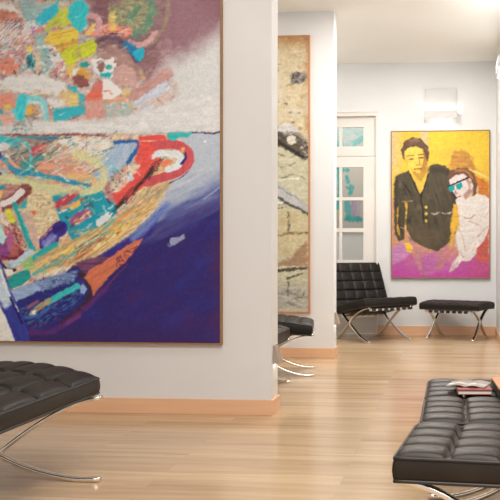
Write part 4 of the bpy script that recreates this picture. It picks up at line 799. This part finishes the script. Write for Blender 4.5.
# ------------------------------------------------------------------ seating
stool('black tufted leather stool with domed cushion in front of the huge abstract painting', (-2.09,3.36,0), 0, 0.80, 1.18, 8, 4, 0.432, 0.364, 0.47, 0.365, 0.105, 0.46, 'leather', puff=0.024, seam=0.016, crown=0.068, lean=0.10, hi=1.6, foot=1.07)
stool('black tufted stool at the foot of the weathered painting, nearer that wall', (-1.59,7.17,0), math.radians(8), 0.80, 0.62, 7, 4, 0.42, 0.345, 0.42, 0.345, 0.16, 0.25, 'leather', puff=0.02, crown=0.045)
stool('black tufted stool mostly hidden behind the end of the nearest wall', (-1.72,6.24,0), 0, 0.86, 0.86, 7, 5, 0.425, 0.345, 0.45, 0.345, 0.16, 0.38, 'leather_brown', puff=0.02, crown=0.05)
stool('black leather stool under the yellow couple painting, right of the lounge chair', (0.06,10.09,0), math.radians(66), 0.50, 0.74, 4, 7, 0.42, 0.357, 0.235, 0.352, 0.21, 0.29, 'leather', puff=0.016, crown=0.02, lo=1.5, hi=1.5, inset=-1, rh=0.022)
stool('brown-black tufted stool at lower right corner, nearest the viewer and slightly turned', (0.25,2.71,0), math.radians(-5.5), 0.80, 0.47, 5, 4, 0.433, 0.365, 0.40, 0.365, 0.15, 0.215, 'leather_brown', puff=0.025, seam=0.017, hi=1.7)
stool('brown-black tufted stool in the middle of the right-hand row of three', (0.29,3.265,0), 0, 0.80, 0.47, 5, 4, 0.433, 0.365, 0.39, 0.365, 0.15, 0.2, 'leather_brown', puff=0.024, seam=0.016)
stool('brown-black tufted stool carrying the magazines at the far end of right-hand row', (0.29,3.79,0), 0, 0.80, 0.47, 5, 4, 0.427, 0.365, 0.39, 0.365, 0.15, 0.2, 'leather_brown', puff=0.024, seam=0.016)

def lounge_chair(label, loc, rz):
    t = thing('lounge_chair', label, 'chair', loc, rz)                 # local: faces -y
    ang = math.radians(-11)
    m = Matrix.Translation((0,-0.06,0.395)) @ Matrix.Rotation(ang,4,'X')
    c, p = cushion(0.76, 0.60, 5, 4, 0.045, -0.04, 0.018, 0.0, mtx=m)
    s = obj('seat_cushion', c, M['leather'], t, True); obj('piping', p, M['strap'], s, True)
    m = Matrix.Translation((0,0.315,0.605)) @ Matrix.Rotation(math.radians(68),4,'X')
    c, p = cushion(0.76, 0.58, 5, 5, 0.045, -0.04, 0.018, 0.0, mtx=m)
    s = obj('backrest', c, M['leather'], t, True); obj('piping', p, M['strap'], s, True)
    for sx in (-0.30, 0.30):
        b = bmesh.new()
        sweep(b, cr([(sx,0.47,0.86),(sx,0.40,0.66),(sx,0.31,0.46),(sx,0.17,0.29),(sx,0.0,0.165),(sx,-0.17,0.06),(sx,-0.31,0.014),(sx,-0.36,0.01)],6), 0.0175, 0.0075, (1,0,0))
        sweep(b, cr([(sx,-0.36,0.395),(sx,-0.24,0.375),(sx,-0.12,0.325),(sx,0.0,0.24),(sx,0.10,0.15),(sx,0.20,0.06),(sx,0.29,0.016),(sx,0.33,0.01)],6), 0.0175, 0.0075, (1,0,0))
        obj('crossed_legs', b, M['chrome'], t, True)
    obj('rail', bx(-0.30,0.30,-0.378,-0.34,0.362,0.386), M['chrome'], t)
    b = bmesh.new(); sweep(b, [(-0.3,0.185,0.255),(0.3,0.185,0.255)], 0.016, 0.006, (0,1,0)); obj('rail', b, M['chrome'], t)
    b = bmesh.new(); sweep(b, [(-0.3,0.44,0.76),(0.3,0.44,0.76)], 0.016, 0.006, (0,0.35,1)); obj('rail', b, M['chrome'], t)
    for i in range(7):
        x = -0.26+0.52*i/6; b = bmesh.new()
        sweep(b, [(x,-0.382,0.358),(x,-0.380,0.392),(x,-0.30,0.385),(x,0.19,0.27)], 0.024, 0.003, (1,0,0)); obj('strap', b, M['strap'], t)
    for i in range(5):
        z = 0.34+0.09*i; b = bmesh.new(); y = 0.255+(z-0.34)*0.415
        sweep(b, [(-0.3,y,z),(0.3,y,z)], 0.02, 0.003, (0,0.39,0.92)); obj('strap', b, M['strap'], t)
    return t
lounge_chair('black tufted leather lounge chair with crossed chrome legs before the glazed door', (-0.935,9.99,0), math.radians(42))

# ------------------------------------------------------------------ reading matter on the far stool of the row
zs = 0.4515
t = thing('hardcover_book', 'red-covered book lying under the open magazine', 'book', (0.088,3.625,zs), math.radians(4))
b = bx(-0.07,0.07,-0.09,0.09,0.0,0.002); box(b, -0.07,0.07,-0.09,0.09,0.016,0.022); obj('cover', b, M['red_cover'], t)
obj('pages', bx(-0.067,0.068,-0.087,0.087,0.0025,0.0155), M['paper'], t)
def leaf(bm, s):
    n = 10; rows = []
    for i in range(n+1):
        u = i/n; x = s*0.082*u; z = 0.004+0.007*math.sin(min(1,u*1.15)*PI)*(1-u*0.3)
        rows.append([bm.verts.new((x,y,z+dz)) for dz in (0,-0.003) for y in (-0.075,0.075)])
    for a, c in zip(rows, rows[1:]):
        for q, r in ((0,1),(2,3),(0,2),(1,3)): bm.faces.new((a[q],a[r],c[r],c[q]))
t = thing('magazine', 'pale open magazine spread across the red-covered book', 'magazine', (0.072,3.655,zs+0.0225), math.radians(-14))
for s in (-1,1):
    b = bmesh.new(); leaf(b, s); obj('page_spread', b, M['magazine'], t, True)
t = thing('thick_book', 'thick black book with orange cover at the right edge of frame', 'book', (0.295,3.62,zs), math.radians(3))
obj('body', bx(-0.115,0.115,-0.15,0.15,0,0.034, bevel=0.003), M['black_cover'], t); obj('cover', bx(-0.115,0.115,-0.15,0.15,0.0345,0.041, bevel=0.001), M['orange_cover'], t)

# ------------------------------------------------------------------ light
def area(name, loc, rot, sx, sy, power, color=(1,0.977,0.947), spread=PI):
    l = bpy.data.lights.new(name,'AREA'); l.shape = 'RECTANGLE'; l.size = sx; l.size_y = sy; l.energy = power; l.color = color; l.spread = spread
    o = bpy.data.objects.new(name, l); COL.objects.link(o); o.location = loc; o.rotation_euler = rot; return o
area('ceiling_fill', (0.2,1.2,3.30), (0,0,0), 2.4, 2.0, 130)  # this and the next six: added area lights out of view, no fixtures
area('ceiling_fill', (-1.3,4.0,3.34), (0,0,0), 1.0, 0.9, 14)
area('ceiling_fill', (-1.0,6.7,3.34), (0,0,0), 1.2, 1.0, 18)
area('ceiling_fill', (-0.2,7.75,3.34), (0,0,0), 0.8, 0.7, 24)
area('ceiling_fill', (-2.8,6.9,3.34), (0,0,0), 1.0, 0.9, 18)
area('ceiling_fill', (-0.4,8.9,3.34), (0,0,0), 0.9, 0.6, 36)
area('ceiling_fill', (-1.6,11.6,3.3), (0,0,0), 1.2, 0.8, 30)
for (x,y,q) in ((-0.138,10.52,0), (0.54,SCY,1)):
    def at(d): return (x-d, y) if q else (x, y-d)
    def sz(a_, b_): return (b_, a_) if q else (a_, b_)
    W = (1,0.985,0.95)
    area('sconce_or_fill_lamp', (*at(0.018),SCZ+0.06), (PI,0,0), *sz(0.34,0.02), 0.8, W)
    area('sconce_or_fill_lamp', (*at(0.115),SCZ+0.066), (PI,0,0), *sz(0.36,0.02), 2.2 if q else 0.3, W)
    area('sconce_or_fill_lamp', (*at(0.09),SCZ+0.03), (0,0,0), *sz(0.36,0.03), 0.2, W)
area('sconce_or_fill_lamp', (0.43,6.0,2.75), (PI,0,0), 0.1, 0.36, 15.0, W); area('sconce_or_fill_lamp', (-2.5,9.4,2.75), (PI,0,0), 0.36, 0.36, 14.0, W)  # two added uplights out of view brighten the ceiling; no sconce stands there
for y in (5.415, 8.27): area('step_lamp', (XE+0.02,y,0.345), (0,0,0), 0.02, 0.06, 0.08, (1,0.96,0.9))
w = bpy.data.worlds.new('daylight'); S.world = w; w.use_nodes = True
bg = w.node_tree.nodes['Background']; bg.inputs['Color'].default_value = (0.97,0.985,1.0,1); bg.inputs['Strength'].default_value = 0.6

# ------------------------------------------------------------------ camera
cam = bpy.data.cameras.new('camera'); co = bpy.data.objects.new('camera', cam); COL.objects.link(co)
cam.sensor_width = 36; cam.lens = 850/500*36; cam.shift_x = -(378-250)/500; cam.shift_y = 0
co.location = (0,0,1.05); co.rotation_euler = (PI/2, 0, math.atan(74/850))
S.camera = co
S.view_settings.view_transform = 'Standard'; S.view_settings.look = 'None'; S.view_settings.gamma = 1; S.view_settings.use_curve_mapping = False
S.view_settings.exposure = 0.36
